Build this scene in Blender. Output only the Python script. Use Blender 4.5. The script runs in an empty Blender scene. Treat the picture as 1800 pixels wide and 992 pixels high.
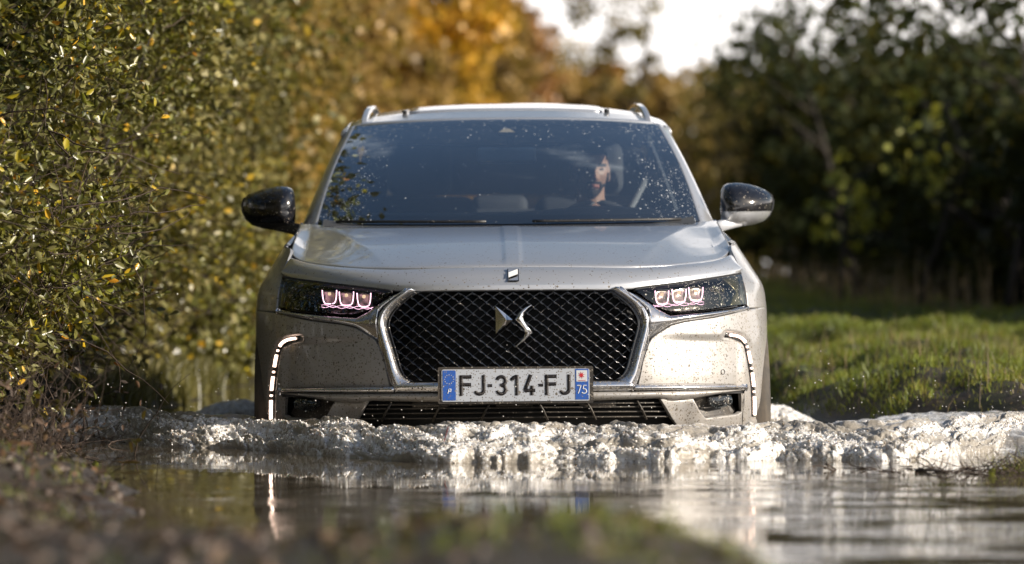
import bpy, bmesh, math, random
import numpy as np
from mathutils import Vector, Matrix

random.seed(7)
RNG = np.random.default_rng(11)
SC = bpy.context.scene
COL = SC.collection
R = math.radians

# ---------------------------------------------------------------- camera
EYE = 0.56            # metres above the water surface (z = 0)
FPX = 6750.0          # focal length in photograph pixels (1800 wide) = 135 mm
cam_d = bpy.data.cameras.new('camera')
cam = bpy.data.objects.new('camera', cam_d)
COL.objects.link(cam)
cam.location = (0, 0, EYE)
cam.rotation_euler = (R(90) + math.atan(11 / FPX), 0, 0)
cam_d.lens = 135
cam_d.sensor_width = 36
cam_d.clip_start = 0.2
cam_d.clip_end = 4000
cam_d.dof.use_dof = True
cam_d.dof.focus_distance = 13.35
cam_d.dof.aperture_fstop = 2.5
SC.camera = cam

# ---------------------------------------------------------------- light
SUN_EL, SUN_AZ = R(19.5), R(18)      # azimuth measured from +x towards -y (camera side)
sdir = Vector((math.cos(SUN_EL) * math.cos(SUN_AZ), -math.cos(SUN_EL) * math.sin(SUN_AZ), math.sin(SUN_EL)))
sun_d = bpy.data.lights.new('sun', 'SUN')
sun_d.energy = 5.0
sun_d.angle = R(0.55)
sun_d.color = (1.0, 0.90, 0.77)
sun = bpy.data.objects.new('sun', sun_d)
COL.objects.link(sun)
sun.rotation_euler = (-sdir).to_track_quat('-Z', 'Y').to_euler()
sun.location = sdir * 50

world = bpy.data.worlds.new("World")
SC.world = world
world.use_nodes = True
wn = world.node_tree
for n in list(wn.nodes):
    wn.nodes.remove(n)
sky = wn.nodes.new('ShaderNodeTexSky')
sky.sky_type = 'NISHITA'
sky.sun_disc = False
sky.sun_elevation = SUN_EL
sky.sun_rotation = math.atan2(sdir.x, sdir.y)
sky.air_density = 1.0
sky.dust_density = 1.5
tc = wn.nodes.new('ShaderNodeTexCoord')
mp = wn.nodes.new('ShaderNodeMapping')
mp.inputs['Scale'].default_value = (1.0, 1.0, 2.6)
wn.links.new(tc.outputs['Generated'], mp.inputs['Vector'])
nz = wn.nodes.new('ShaderNodeTexNoise')
nz.inputs['Scale'].default_value = 2.3
nz.inputs['Detail'].default_value = 7
nz.inputs['Roughness'].default_value = 0.55
wn.links.new(mp.outputs[0], nz.inputs['Vector'])
sep = wn.nodes.new('ShaderNodeSeparateXYZ')
wn.links.new(tc.outputs['Generated'], sep.inputs[0])
hz = wn.nodes.new('ShaderNodeMapRange')          # more cloud towards the horizon
hz.inputs['From Min'].default_value = 0.0
hz.inputs['From Max'].default_value = 0.36
hz.inputs['To Min'].default_value = 0.42
hz.inputs['To Max'].default_value = -0.16
wn.links.new(sep.outputs['Z'], hz.inputs['Value'])
add = wn.nodes.new('ShaderNodeMath')
add.operation = 'ADD'
wn.links.new(nz.outputs['Fac'], add.inputs[0])
wn.links.new(hz.outputs[0], add.inputs[1])
cr = wn.nodes.new('ShaderNodeMapRange')
cr.interpolation_type = 'SMOOTHSTEP'
cr.inputs['From Min'].default_value = 0.46
cr.inputs['From Max'].default_value = 0.66
wn.links.new(add.outputs[0], cr.inputs['Value'])
mixw = wn.nodes.new('ShaderNodeMix')
mixw.data_type = 'RGBA'
wn.links.new(cr.outputs[0], mixw.inputs['Factor'])
wn.links.new(sky.outputs[0], mixw.inputs['A'])
mixw.inputs['B'].default_value = (13.5, 12.8, 12.4, 1)
bg = wn.nodes.new('ShaderNodeBackground')
bg.inputs['Strength'].default_value = 0.075
wn.links.new(mixw.outputs['Result'], bg.inputs['Color'])
wo = wn.nodes.new('ShaderNodeOutputWorld')
wn.links.new(bg.outputs[0], wo.inputs['Surface'])

SC.view_settings.view_transform = 'Standard'
SC.view_settings.look = 'None'
SC.view_settings.gamma = 1
SC.view_settings.exposure = 0.72
SC.render.engine = 'CYCLES'
SC.cycles.max_bounces = 8
SC.cycles.transparent_max_bounces = 24
SC.cycles.caustics_reflective = False
SC.cycles.caustics_refractive = False
SC.cycles.use_denoising = True

# ---------------------------------------------------------------- helpers
def tag(o, label=None, cat=None, group=None, kind=None):
    if label: o['label'] = label
    if cat: o['category'] = cat
    if group: o['group'] = group
    if kind: o['kind'] = kind
    return o

def empty(name, loc=(0, 0, 0), rot=(0, 0, 0)):
    o = bpy.data.objects.new(name, None)
    COL.objects.link(o)
    o.location = loc
    o.rotation_euler = rot
    return o

def mesh_np(name, V, quads=None, tris=None, mat=None, parent=None, smooth=False, attr=None, loc=None):
    """fast mesh from numpy arrays"""
    me = bpy.data.meshes.new(name)
    V = np.asarray(V, dtype=np.float32).reshape(-1, 3)
    loops, starts, k = [], [], 0
    if quads is not None and len(quads):
        q = np.asarray(quads, dtype=np.int32).reshape(-1, 4)
        loops.append(q.ravel()); starts.append(np.arange(len(q), dtype=np.int32) * 4); k += q.size
    if tris is not None and len(tris):
        t = np.asarray(tris, dtype=np.int32).reshape(-1, 3)
        loops.append(t.ravel()); starts.append(k + np.arange(len(t), dtype=np.int32) * 3); k += t.size
    loops = np.concatenate(loops); starts = np.concatenate(starts)
    me.vertices.add(len(V)); me.vertices.foreach_set('co', V.ravel())
    me.loops.add(len(loops)); me.loops.foreach_set('vertex_index', loops)
    me.polygons.add(len(starts)); me.polygons.foreach_set('loop_start', starts)
    if smooth:
        me.polygons.foreach_set('use_smooth', np.ones(len(starts), dtype=bool))
    if attr:
        for an, av in attr.items():
            a = me.attributes.new(an, 'FLOAT', 'POINT')
            a.data.foreach_set('value', np.asarray(av, dtype=np.float32).ravel())
    me.update(calc_edges=True)
    me.validate()
    if mat: me.materials.append(mat)
    o = bpy.data.objects.new(name, me)
    COL.objects.link(o)
    if parent: o.parent = parent
    if loc: o.location = loc
    return o

def gquads(nr, nc, base=0, wrap=False):
    i = np.arange(nr - 1)[:, None]
    j = np.arange(nc if wrap else nc - 1)[None, :]
    j2 = (j + 1) % nc
    a = i * nc + j; b = i * nc + j2
    return np.stack([a, b, b + nc, a + nc], -1).reshape(-1, 4) + base

class MB:
    """collects pieces into one mesh"""
    def __init__(s): s.V = []; s.Q = []; s.T = []; s.n = 0
    def add(s, V, Q=None, T=None):
        V = np.asarray(V, float).reshape(-1, 3)
        s.V.append(V)
        if Q is not None and len(Q): s.Q.append(np.asarray(Q).reshape(-1, 4) + s.n)
        if T is not None and len(T): s.T.append(np.asarray(T).reshape(-1, 3) + s.n)
        s.n += len(V)
    def box(s, c, d, rot=None):
        v = np.array([[x, y, z] for x in (-.5, .5) for y in (-.5, .5) for z in (-.5, .5)]) * np.array(d)
        if rot is not None: v = v @ np.array(rot).T
        s.add(v + np.array(c), [[0, 1, 3, 2], [4, 6, 7, 5], [0, 4, 5, 1], [2, 3, 7, 6], [0, 2, 6, 4], [1, 5, 7, 3]])
    def tube(s, pts, rad, seg=6, cap=True):
        P = np.asarray(pts, float)
        r = np.broadcast_to(np.asarray(rad, float), (len(P),))
        t = np.gradient(P, axis=0)
        t /= np.linalg.norm(t, axis=1)[:, None] + 1e-9
        ref = np.array([0, 0, 1.]) if abs(t[0, 2]) < .9 else np.array([1., 0, 0])
        a = np.cross(t, ref); a /= np.linalg.norm(a, axis=1)[:, None] + 1e-9
        b = np.cross(t, a)
        th = np.linspace(0, 2 * np.pi, seg, endpoint=False)
        V = P[:, None] + r[:, None, None] * (np.cos(th)[None, :, None] * a[:, None] + np.sin(th)[None, :, None] * b[:, None])
        T = None
        if cap:
            m = (len(P) - 1) * seg
            T = [[0, k + 1, k] for k in range(1, seg - 1)] + [[m, m + k, m + k + 1] for k in range(1, seg - 1)]
        s.add(V.reshape(-1, 3), gquads(len(P), seg, wrap=True), T)
    def grid(s, P):
        s.add(P.reshape(-1, 3), gquads(P.shape[0], P.shape[1]))
    def build(s, name, mat, parent=None, smooth=False, loc=None):
        return mesh_np(name, np.concatenate(s.V), np.concatenate(s.Q) if s.Q else None,
                       np.concatenate(s.T) if s.T else None, mat, parent, smooth, loc=loc)

def hash2(ix, iy, seed):
    h = (ix.astype(np.int64) * 374761393 + iy.astype(np.int64) * 668265263 + seed * 1442695041) & 0xffffffff
    h = ((h ^ (h >> 13)) * 1274126177) & 0xffffffff
    return ((h ^ (h >> 16)) & 0xffff) / 65535.0

def vn(x, y, seed=0):
    """smooth value noise in 0..1"""
    x = np.asarray(x, float); y = np.asarray(y, float)
    ix = np.floor(x); iy = np.floor(y)
    fx = x - ix; fy = y - iy
    fx = fx * fx * fx * (fx * (fx * 6 - 15) + 10); fy = fy * fy * fy * (fy * (fy * 6 - 15) + 10)
    ix = ix.astype(np.int64); iy = iy.astype(np.int64)
    a = hash2(ix, iy, seed); b = hash2(ix + 1, iy, seed)
    c = hash2(ix, iy + 1, seed); d = hash2(ix + 1, iy + 1, seed)
    return (a * (1 - fx) + b * fx) * (1 - fy) + (c * (1 - fx) + d * fx) * fy

def fbm(x, y, oct=4, seed=0, gain=.5):
    r = 0; a = 1; t = 0
    for k in range(oct):
        r = r + a * vn(x * 2 ** k + 17.3 * k, y * 2 ** k - 9.1 * k, seed + k); t += a; a *= gain
    return r / t

def sstep(a, b, x):
    t = np.clip((np.asarray(x, float) - a) / (b - a), 0, 1)
    return t * t * (3 - 2 * t)

# ---------------------------------------------------------------- materials
class NT:
    def __init__(s, name):
        s.m = bpy.data.materials.new(name); s.m.use_nodes = True
        s.t = s.m.node_tree; s.n = s.t.nodes; s.l = s.t.links
        for n in list(s.n): s.n.remove(n)
        s.out = s.n.new('ShaderNodeOutputMaterial')
    def new(s, typ, **kw):
        n = s.n.new(typ)
        for k, v in kw.items():
            if hasattr(n, k) and not k[0].isupper(): setattr(n, k, v)
        return n
    def put(s, sock, v):
        if isinstance(v, bpy.types.NodeSocket): s.l.new(v, sock)
        else:
            if isinstance(v, tuple) and len(v) == 3 and sock.type == 'RGBA': v = (*v, 1)
            sock.default_value = v
    def math(s, op, a, b=0.0, c=None, clamp=False):
        n = s.n.new('ShaderNodeMath'); n.operation = op; n.use_clamp = clamp
        s.put(n.inputs[0], a); s.put(n.inputs[1], b)
        if c is not None: s.put(n.inputs[2], c)
        return n.outputs[0]
    def mix(s, f, a, b):
        n = s.n.new('ShaderNodeMix'); n.data_type = 'RGBA'
        s.put(n.inputs['Factor'], f); s.put(n.inputs['A'], a); s.put(n.inputs['B'], b)
        return n.outputs['Result']
    def mixf(s, f, a, b):
        n = s.n.new('ShaderNodeMix'); n.data_type = 'FLOAT'
        s.put(n.inputs[0], f); s.put(n.inputs[2], a); s.put(n.inputs[3], b)
        return n.outputs[0]
    def coord(s, which='Object', scale=(1, 1, 1)):
        t = s.n.new('ShaderNodeTexCoord'); m = s.n.new('ShaderNodeMapping')
        m.inputs['Scale'].default_value = scale
        s.l.new(t.outputs[which], m.inputs[0]); return m.outputs[0]
    def noise(s, vec, scale, detail=4, rough=.5, dist=0):
        n = s.n.new('ShaderNodeTexNoise')
        s.put(n.inputs['Vector'], vec); n.inputs['Scale'].default_value = scale
        n.inputs['Detail'].default_value = detail; n.inputs['Roughness'].default_value = rough
        n.inputs['Distortion'].default_value = dist
        return n.outputs['Fac']
    def rng(s, v, a, b, c=0.0, d=1.0, smooth=False):
        n = s.n.new('ShaderNodeMapRange')
        if smooth: n.interpolation_type = 'SMOOTHSTEP'
        s.put(n.inputs['Value'], v)
        n.inputs['From Min'].default_value = a; n.inputs['From Max'].default_value = b
        s.put(n.inputs['To Min'], c); s.put(n.inputs['To Max'], d)
        return n.outputs[0]
    def specks(s, vec, scale, dens, size):
        """dried droplets: a dot in a share of the cells"""
        v = s.n.new('ShaderNodeTexVoronoi'); v.feature = 'F1'
        s.put(v.inputs['Vector'], vec); v.inputs['Scale'].default_value = scale
        sc = s.n.new('ShaderNodeSeparateColor'); s.l.new(v.outputs['Color'], sc.inputs[0])
        on = s.math('LESS_THAN', sc.outputs[0], dens)
        rad = s.math('MULTIPLY', s.math('POWER', sc.outputs[1], 1.6), size)
        rad = s.math('ADD', rad, size * .35)
        hit = s.math('LESS_THAN', v.outputs['Distance'], rad)
        return s.math('MULTIPLY', on, hit)
    def ramp(s, f, stops):
        n = s.n.new('ShaderNodeValToRGB'); e = n.color_ramp.elements
        while len(e) > 1: e.remove(e[-1])
        e[0].position = stops[0][0]; e[0].color = (*stops[0][1], 1)
        for p, c in stops[1:]:
            q = e.new(p); q.color = (*c, 1)
        s.put(n.inputs[0], f); return n.outputs[0]
    def bump(s, h, strength=.3, dist=.01, normal=None):
        n = s.n.new('ShaderNodeBump'); s.put(n.inputs['Height'], h)
        n.inputs['Strength'].default_value = strength; n.inputs['Distance'].default_value = dist
        if normal is not None: s.put(n.inputs['Normal'], normal)
        return n.outputs[0]
    def bsdf(s, **kw):
        n = s.n.new('ShaderNodeBsdfPrincipled')
        names = dict(color='Base Color', metal='Metallic', rough='Roughness', ior='IOR', spec='Specular IOR Level',
                     coat='Coat Weight', coat_rough='Coat Roughness', normal='Normal', trans='Transmission Weight',
                     emit='Emission Color', estr='Emission Strength', alpha='Alpha', sheen='Sheen Weight',
                     sss='Subsurface Weight')
        for k, v in kw.items(): s.put(n.inputs[names[k]], v)
        return n.outputs[0]
    def done(s, surf):
        s.l.new(surf, s.out.inputs['Surface']); return s.m

MUD = (0.20, 0.155, 0.105)
MUD_D = (0.07, 0.05, 0.033)

def simple(name, color, rough=.5, metal=0.0, coat=0.0, speck=0.0, film=0.0, var=0.0, bump=0.0, sc=170, twoface=False, **kw):
    t = NT(name); co = t.coord('Object')
    col = color; ro = rough; me = metal; ct = coat
    if var:
        n = t.noise(co, 9, 5, .6)
        dk = tuple(c * (1 - var) for c in color)
        col = t.mix(n, dk, tuple(min(1, c * (1 + var * .6)) for c in color))
    if film:
        sepn = t.new('ShaderNodeSeparateXYZ'); t.l.new(co, sepn.inputs[0])
        low = t.rng(sepn.outputs['Z'], .95, .30, 0.05, 1.0)
        f = t.math('MULTIPLY', low, t.rng(t.math('ADD', t.math('MULTIPLY', t.noise(co, 9, 6, .65), .6), t.math('MULTIPLY', t.noise(t.coord('Object', (1, 1, .12)), 55, 4, .6), .4)), .36, .66, .15, 1.15))
        f = t.math('MULTIPLY', f, film, clamp=True)
        col = t.mix(f, col, MUD); ro = t.mixf(f, ro, .75); me = t.mixf(f, me, 0.0); ct = t.mixf(f, ct, 0.0)
    if speck:
        sepn = t.new('ShaderNodeSeparateXYZ'); t.l.new(co, sepn.inputs[0])
        dn = t.rng(sepn.outputs['Z'], 1.25, .42, speck * .22, speck)
        a = t.specks(co, sc, dn, .42)
        b = t.specks(co, sc * .42, t.math('MULTIPLY', dn, .30), .26)
        c = t.math('MAXIMUM', a, b)
        mudc = t.mix(t.rng(t.noise(co, 60, 2), .35, .65), (.055, .042, .030), (.27, .24, .20))
        col = t.mix(c, col, mudc); ro = t.mixf(c, ro, .6); me = t.mixf(c, me, 0.0); ct = t.mixf(c, ct, .0)
    args = dict(color=col, rough=ro, metal=me, coat=ct, coat_rough=.04, **kw)
    if bump:
        args['normal'] = t.bump(t.noise(co, 120, 4), bump, .004)
    if twoface:
        g = t.new('ShaderNodeNewGeometry'); m_ = t.new('ShaderNodeMixShader')
        t.l.new(g.outputs['Backfacing'], m_.inputs[0]); t.l.new(t.bsdf(**args), m_.inputs[1]); t.l.new(t.bsdf(color=(.03, .03, .032), rough=.8), m_.inputs[2])
        return t.done(m_.outputs[0])
    return t.done(t.bsdf(**args))

def thin_glass(name, tint=(.8, .85, .85), gain=1.0, rough=.0, ior=1.5, speck=0.0):
    t = NT(name)
    tr = t.new('ShaderNodeBsdfTransparent'); tr.inputs[0].default_value = (*tint, 1)
    gl = t.new('ShaderNodeBsdfGlossy'); gl.inputs['Roughness'].default_value = rough; gl.inputs[0].default_value = (.80, .92, 1, 1)
    fr = t.new('ShaderNodeFresnel'); fr.inputs['IOR'].default_value = ior
    f = t.math('MULTIPLY', fr.outputs[0], gain, clamp=True)
    mx = t.new('ShaderNodeMixShader'); t.l.new(f, mx.inputs[0]); t.l.new(tr.outputs[0], mx.inputs[1]); t.l.new(gl.outputs[0], mx.inputs[2])
    if not speck: return t.done(mx.outputs[0])
    co = t.coord('Object')
    sx_ = t.new('ShaderNodeSeparateXYZ'); t.l.new(co, sx_.inputs[0])
    ax_ = t.math('ABSOLUTE', sx_.outputs['X'])
    ed_ = t.rng(t.math('ADD', ax_, t.math('MULTIPLY', sx_.outputs['Z'], .30)), .82, .98, 0, 1, True)
    if name.startswith('wind'): dn = t.math('MULTIPLY', t.math('MAXIMUM', ed_, t.rng(sx_.outputs['Z'], 1.40, 1.50, .04, .5)), t.rng(t.noise(co, 4, 3), .35, .7, .1, speck))
    else: dn = t.rng(t.noise(co, 9, 3), .3, .6, .2, speck)
    s_ = t.math('MAXIMUM', t.specks(co, 90, dn, .26), t.specks(co, 200, t.math('MULTIPLY', dn, .8), .3))
    df = t.new('ShaderNodeBsdfDiffuse'); df.inputs[0].default_value = (.42, .40, .36, 1)
    if name.startswith('wind'):
        dust_veil = t.math('MULTIPLY', t.rng(t.noise(co, 3, 4), .3, .7, .6, 1.2), .016)  # thin dust, also painting the pale veil of light on the screen
        s_ = t.math('MAXIMUM', s_, dust_veil); df.inputs[0].default_value = (.50, .53, .56, 1)
    m2 = t.new('ShaderNodeMixShader'); t.l.new(s_, m2.inputs[0]); t.l.new(mx.outputs[0], m2.inputs[1]); t.l.new(df.outputs[0], m2.inputs[2])
    return t.done(m2.outputs[0])

def film_glass(name, color, amount):
    t = NT(name); tr = t.new('ShaderNodeBsdfTransparent'); df = t.new('ShaderNodeBsdfDiffuse'); df.inputs[0].default_value = (*color, 1)
    m = t.new('ShaderNodeMixShader'); m.inputs[0].default_value = amount
    t.l.new(tr.outputs[0], m.inputs[1]); t.l.new(df.outputs[0], m.inputs[2]); return t.done(m.outputs[0])
def emitter(name, color, strength):
    t = NT(name); co = t.coord('Object')
    e = t.new('ShaderNodeEmission'); e.inputs[0].default_value = (*color, 1)
    n = t.rng(t.noise(co, 320, 2), .3, .7, strength * .75, strength * 1.15)
    t.l.new(n, e.inputs[1]); return t.done(e.outputs[0])

M = {}
M['paint'] = simple('car paint', (.37, .365, .36), .42, .5, .85, speck=.8, film=.5, twoface=True, sc=150)
M['paint_top'] = simple('clean sky-lightened car paint', (.47, .485, .515), .30, .52, 1.0, speck=.22, film=.0, twoface=True)  # less mud, and a lighter, bluer base that carries the sky reflection
M['chrome'] = simple('chrome trim', (.74, .74, .76), .09, 1.0, speck=.6, film=.22)
M['logo'] = simple('polished logo metal', (.86, .85, .85), .06, 1.0, speck=.08)
M['gloss'] = simple('black gloss plastic', (.008, .008, .01), .12, 0, .6, speck=.35)
M['black'] = simple('black rough plastic', (.016, .016, .017), .45, speck=.5, film=.25)
M['grid'] = simple('grille bar plastic', (.012, .015, .022), .25, 0, .4, speck=.30, sc=230)
M['void'] = simple('unlit black plastic', (.006, .006, .006), .7)
M['rubber'] = simple('tyre rubber', (.02, .02, .02), .8, film=.5)
M['alloy'] = simple('wheel alloy', (.45, .45, .46), .3, 1.0, film=.6)
M['glass'] = thin_glass('windscreen glass', (.92, .95, .96), 3.9, speck=.42)
M['film'] = film_glass('painted haze film', (.60, .70, .78), .12)  # bluish diffuse tint: sky-lit haze over the cabin, put into the colour
M['sideglass'] = thin_glass('side window glass', (.88, .92, .92), 1.2)
M['lens'] = thin_glass('headlamp lens', (.92, .92, .92), 1.3, speck=.28)
M['frit'] = simple('black glass border', (.006, .006, .009), .3)
M['drl'] = emitter('daytime light', (1.0, .70, .55), 3.2)
M['led'] = emitter('headlamp light guide', (1.0, .58, .76), 2.3)
M['bulb'] = emitter('headlamp bulb glow', (1.0, .72, .45), .7)
M['cup'] = simple('reflector cup', (.30, .26, .22), .3, .9)
M['amber'] = simple('smoked amber reflector', (.10, .085, .03), .2, .5, .6)
M['bezel'] = simple('headlamp bezel', (.03, .03, .032), .25, .3, .5, speck=.5)
M['plate'] = simple('number plate white', (.45, .48, .53), .45, speck=.40)
M['plate_blue'] = simple('number plate blue', (.02, .10, .42), .4, speck=.62)
M['plate_black'] = simple('number plate print', (.012, .010, .012), .5, speck=.5, sc=230)
M['plate_white'] = simple('print white', (.62, .64, .66), .5)
M['plate_red'] = simple('print red', (.50, .02, .03), .5)
M['enamel_white'] = simple('badge white', (.8, .8, .8), .3)
M['enamel_red'] = simple('badge red', (.25, .005, .02), .3)
M['seat'] = simple('dark seat fabric', (.045, .048, .053), .8, bump=.2, var=.3)
M['dash'] = simple('dashboard plastic', (.05, .052, .055), .6, bump=.3, var=.2)
M['liner'] = simple('grey headliner', (.70, .70, .70), .9, var=.15)
M['skin'] = simple('skin', (.33, .20, .145), .5, sss=.05, var=.12)
M['hair'] = simple('black hair', (.012, .010, .009), .6, bump=.8)
M['beard'] = simple('dark beard', (.022, .015, .012), .8, bump=.8)
M['cloth'] = simple('dark jersey', (.03, .032, .04), .9, bump=.5, var=.2)
M['lip'] = simple('lips', (.36, .15, .12), .5)
M['eye'] = simple('eye white', (.55, .52, .5), .2)
M['iris'] = simple('dark iris', (.02, .012, .008), .15)
M['belt'] = simple('seat belt webbing', (.16, .17, .18), .8)

def leaf_mat(name, stops, trans=.35, rough=.45, spec=.5):
    t = NT(name)
    a = t.new('ShaderNodeAttribute'); a.attribute_name = 'rnd'
    col = t.ramp(a.outputs['Fac'], stops)
    b = t.bsdf(color=col, rough=rough, spec=spec)
    tl = t.new('ShaderNodeBsdfTranslucent'); t.l.new(t.mix(.5, col, (.35, .30, .03)), tl.inputs[0])
    mx = t.new('ShaderNodeMixShader'); mx.inputs[0].default_value = trans
    t.l.new(b, mx.inputs[1]); t.l.new(tl.outputs[0], mx.inputs[2])
    return t.done(mx.outputs[0])

M['leaf_hedge'] = leaf_mat('privet leaf', [(0, (.022, .026, .006)), (.30, (.07, .075, .014)), (.60, (.21, .195, .075)), (.78, (.13, .135, .010)), (.90, (.38, .30, .02)), (.98, (.55, .30, .02)), (1, (.45, .16, .02))], .15, .32)
M['leaf_mid'] = leaf_mat('hedge leaf in the distance', [(0, (.035, .038, .010)), (.35, (.105, .10, .028)), (.7, (.30, .26, .10)), (.85, (.26, .22, .02)), (1, (.55, .34, .03))], .25, .4)
M['leaf_far'] = leaf_mat('far hedge leaf', [(0, (.09, .075, .018)), (.4, (.20, .155, .04)), (.7, (.34, .22, .065)), (.9, (.42, .26, .05)), (1, (.52, .30, .05))], .35)
M['leaf_gold'] = leaf_mat('golden autumn leaf', [(0, (.22, .14, .025)), (.4, (.44, .25, .025)), (.8, (.62, .33, .02)), (1, (.60, .23, .015))], .35)
M['leaf_ochre'] = leaf_mat('ochre autumn leaf', [(0, (.15, .10, .035)), (.5, (.32, .205, .065)), (1, (.46, .27, .07))], .35)
M['leaf_brown'] = leaf_mat('russet autumn leaf', [(0, (.13, .06, .022)), (.5, (.26, .125, .04)), (1, (.38, .18, .045))], .3)
M['leaf_olive'] = leaf_mat('olive leaf', [(0, (.07, .065, .018)), (.5, (.17, .135, .035)), (1, (.28, .18, .05))], .3)
M['leaf_dark'] = leaf_mat('shade-dark green leaf', [(0, (.006, .010, .004)), (.6, (.016, .024, .006)), (.93, (.045, .05, .010)), (1, (.12, .10, .02))], .12, .7, .15)  # near-black green: shade of thicket and hedge depth is in the colour
M['leaf_lime'] = leaf_mat('yellow green leaf', [(0, (.16, .20, .03)), (1, (.36, .36, .05))], .45)
M['grass'] = leaf_mat('grass blade', [(0, (.030, .048, .006)), (.45, (.115, .165, .016)), (.75, (.26, .30, .035)), (.9, (.36, .29, .10)), (1, (.14, .08, .04))], .35, .5)
M['grass_dry'] = leaf_mat('dry stalk', [(0, (.06, .042, .026)), (.5, (.14, .10, .06)), (1, (.28, .20, .12))], .25, .6)
M['litter'] = leaf_mat('fallen leaf', [(0, (.018, .012, .009)), (.5, (.045, .027, .017)), (.88, (.10, .05, .022)), (1, (.09, .09, .03))], .15, .6)

def bark(name, c1, c2):
    t = NT(name); co = t.coord('Object', (1, 1, .3))
    n = t.noise(co, 60, 6, .7)
    return t.done(t.bsdf(color=t.mix(n, c1, c2), rough=.85, normal=t.bump(n, .6, .01)))
M['bark'] = bark('bark', (.010, .008, .006), (.042, .032, .024))
M['twig'] = bark('twig', (.014, .009, .007), (.085, .056, .038))
M['redtwig'] = bark('red twig', (.08, .012, .015), (.16, .03, .03))
# ================================================================ THE SETTING
XL_Y = [4, 6.9, 7.4, 8.5, 10, 11, 12.5, 14, 20, 40, 60]
XL_X = [-.2, -.25, -.62, -.80, -.88, -1.04, -1.44, -1.66, -1.50, -1.2, -1.0]
XR_Y = [4, 10, 12, 14.0, 14.9, 15.6, 16.6, 20, 30, 60]
XR_X = [3.2, 2.9, 2.6, 2.5, 2.2, 1.45, 1.08, 1.05, .95, .9]

def gz(x, y):
    """height of the ground above the water surface"""
    x = np.asarray(x, float); y = np.asarray(y, float)
    rough = (fbm(x * 1.1, y * 1.1, 5, 3) - .5) * .10 + (fbm(x * 7, y * 7, 3, 9) - .5) * .030
    xl = np.interp(y, XL_Y, XL_X) + (fbm(y * 2.2, y * 0, 3, 21) - .5) * .22
    xr = np.interp(y, XR_Y, XR_X) + (fbm(y * 1.7, y * 0 + 4, 3, 33) - .5) * .30
    # front bank: water begins behind it on the left, open water on the right
    yf = np.interp(x, [-1.2, -.45, -.2, .1, .30, .40, .50, .8], [7.0, 6.9, 6.9, 6.7, 6.6, 6.3, 4.6, 3.4])
    d = np.minimum(np.minimum(x - xl, xr - x), (y - yf) * .8)      # >0 inside the puddle
    left = .06 + .10 * sstep(.0, .7, xl - x) + .35 * sstep(1.0, 3.0, xl - x)
    left = left * (1 - .35 * sstep(9.5, 7.0, y))
    right = .10 + .12 * sstep(0, .7, x - xr) + .20 * sstep(17, 34, y) + .33 * sstep(33, 62, y)
    right = right + ((vn(x * 1.9, y * .9, 51) - .5) * .12 + (vn(x * 4.5, y * 2.6, 53) - .5) * .10) * sstep(13, 16, y) * (1 - sstep(22, 38, y))
    top = .01 + np.interp(x, [-1.2, -.6, -.4, -.25, -.05, .1, .22, .35, .45, .6], [.155, .15, .15, .17, .205, .215, .20, .16, .10, .02])
    front = top - .10 * sstep(5.5, 4.0, y)
    land = np.where(x > .1, right, left)
    w = sstep(7.6, 6.6, y) * sstep(.9, .5, x)
    land = land * (1 - w) + front * w
    h = land * sstep(.04, -.30, d) - .16 * sstep(-.04, .35, d) - .02
    # small clump of turf standing in the water on the right
    c = np.exp(-(((x - 1.72) / .34) ** 4) - (((y - 11.75) / .42) ** 2))
    h = h + c * .20
    far = sstep(60, 130, y)
    h = h * (1 - far) + far * (.75 + .5 * sstep(90, 400, y))
    amp = .35 + .65 * sstep(.1, -.3, d)
    return h + rough * amp * (1 - .6 * w)

def axis(parts):
    out = []
    for a, b, n in parts: out.append(np.linspace(a, b, n, endpoint=False))
    return np.append(np.concatenate(out), parts[-1][1])
gx = axis([(-900, -40, 14), (-40, -4, 40), (-4, -2, 40), (-2, 2.6, 200), (2.6, 6, 60), (6, 40, 40), (40, 900, 14)])
gy = axis([(-300, -20, 10), (-20, 3.5, 40), (3.5, 8.5, 170), (8.5, 20, 260), (20, 40, 150), (40, 90, 80), (90, 1500, 20)])
GX, GY = np.meshgrid(gx, gy)
GZ = gz(GX, GY)

t = NT('wet soil and turf')
co = t.coord('Object')
n1 = t.noise(co, 3.2, 6, .62); n2 = t.noise(co, 26, 5, .7); n3 = t.noise(co, 130, 4, .6)
soil = t.ramp(n2, [(.25, (.009, .006, .005)), (.5, (.026, .018, .013)), (.75, (.085, .064, .048))])
green = t.ramp(n3, [(.3, (.018, .028, .006)), (.6, (.06, .075, .015)), (.8, (.11, .10, .03))])
sx = t.new('ShaderNodeSeparateXYZ'); t.l.new(co, sx.inputs[0])
g1 = t.rng(sx.outputs['Y'], 14.5, 18, 0, .75, True)
g1 = t.math('MULTIPLY', g1, t.rng(sx.outputs['X'], .6, 1.3, .25, 1, True))
gm = t.math('ADD', g1, t.rng(n1, .48, .62, -.25, .35), clamp=True)
wet = t.rng(sx.outputs['Z'], .0, .10, 1.0, 0.0)
colr = t.mix(gm, soil, green)
colr = t.mix(t.math('MULTIPLY', wet, .5), colr, (.018, .013, .009))
gm_ = t.bsdf(color=colr, rough=t.mixf(wet, .8, .28), normal=t.bump(t.math('ADD', n2, t.math('MULTIPLY', n3, .5)), .7, .02))
M['ground'] = t.done(gm_)
ground = mesh_np('ground', np.stack([GX, GY, GZ], -1), gquads(len(gy), len(gx)), mat=M['ground'], smooth=True)
tag(ground, 'wet brown track earth and turf rising to meadow', kind='structure')

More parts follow.
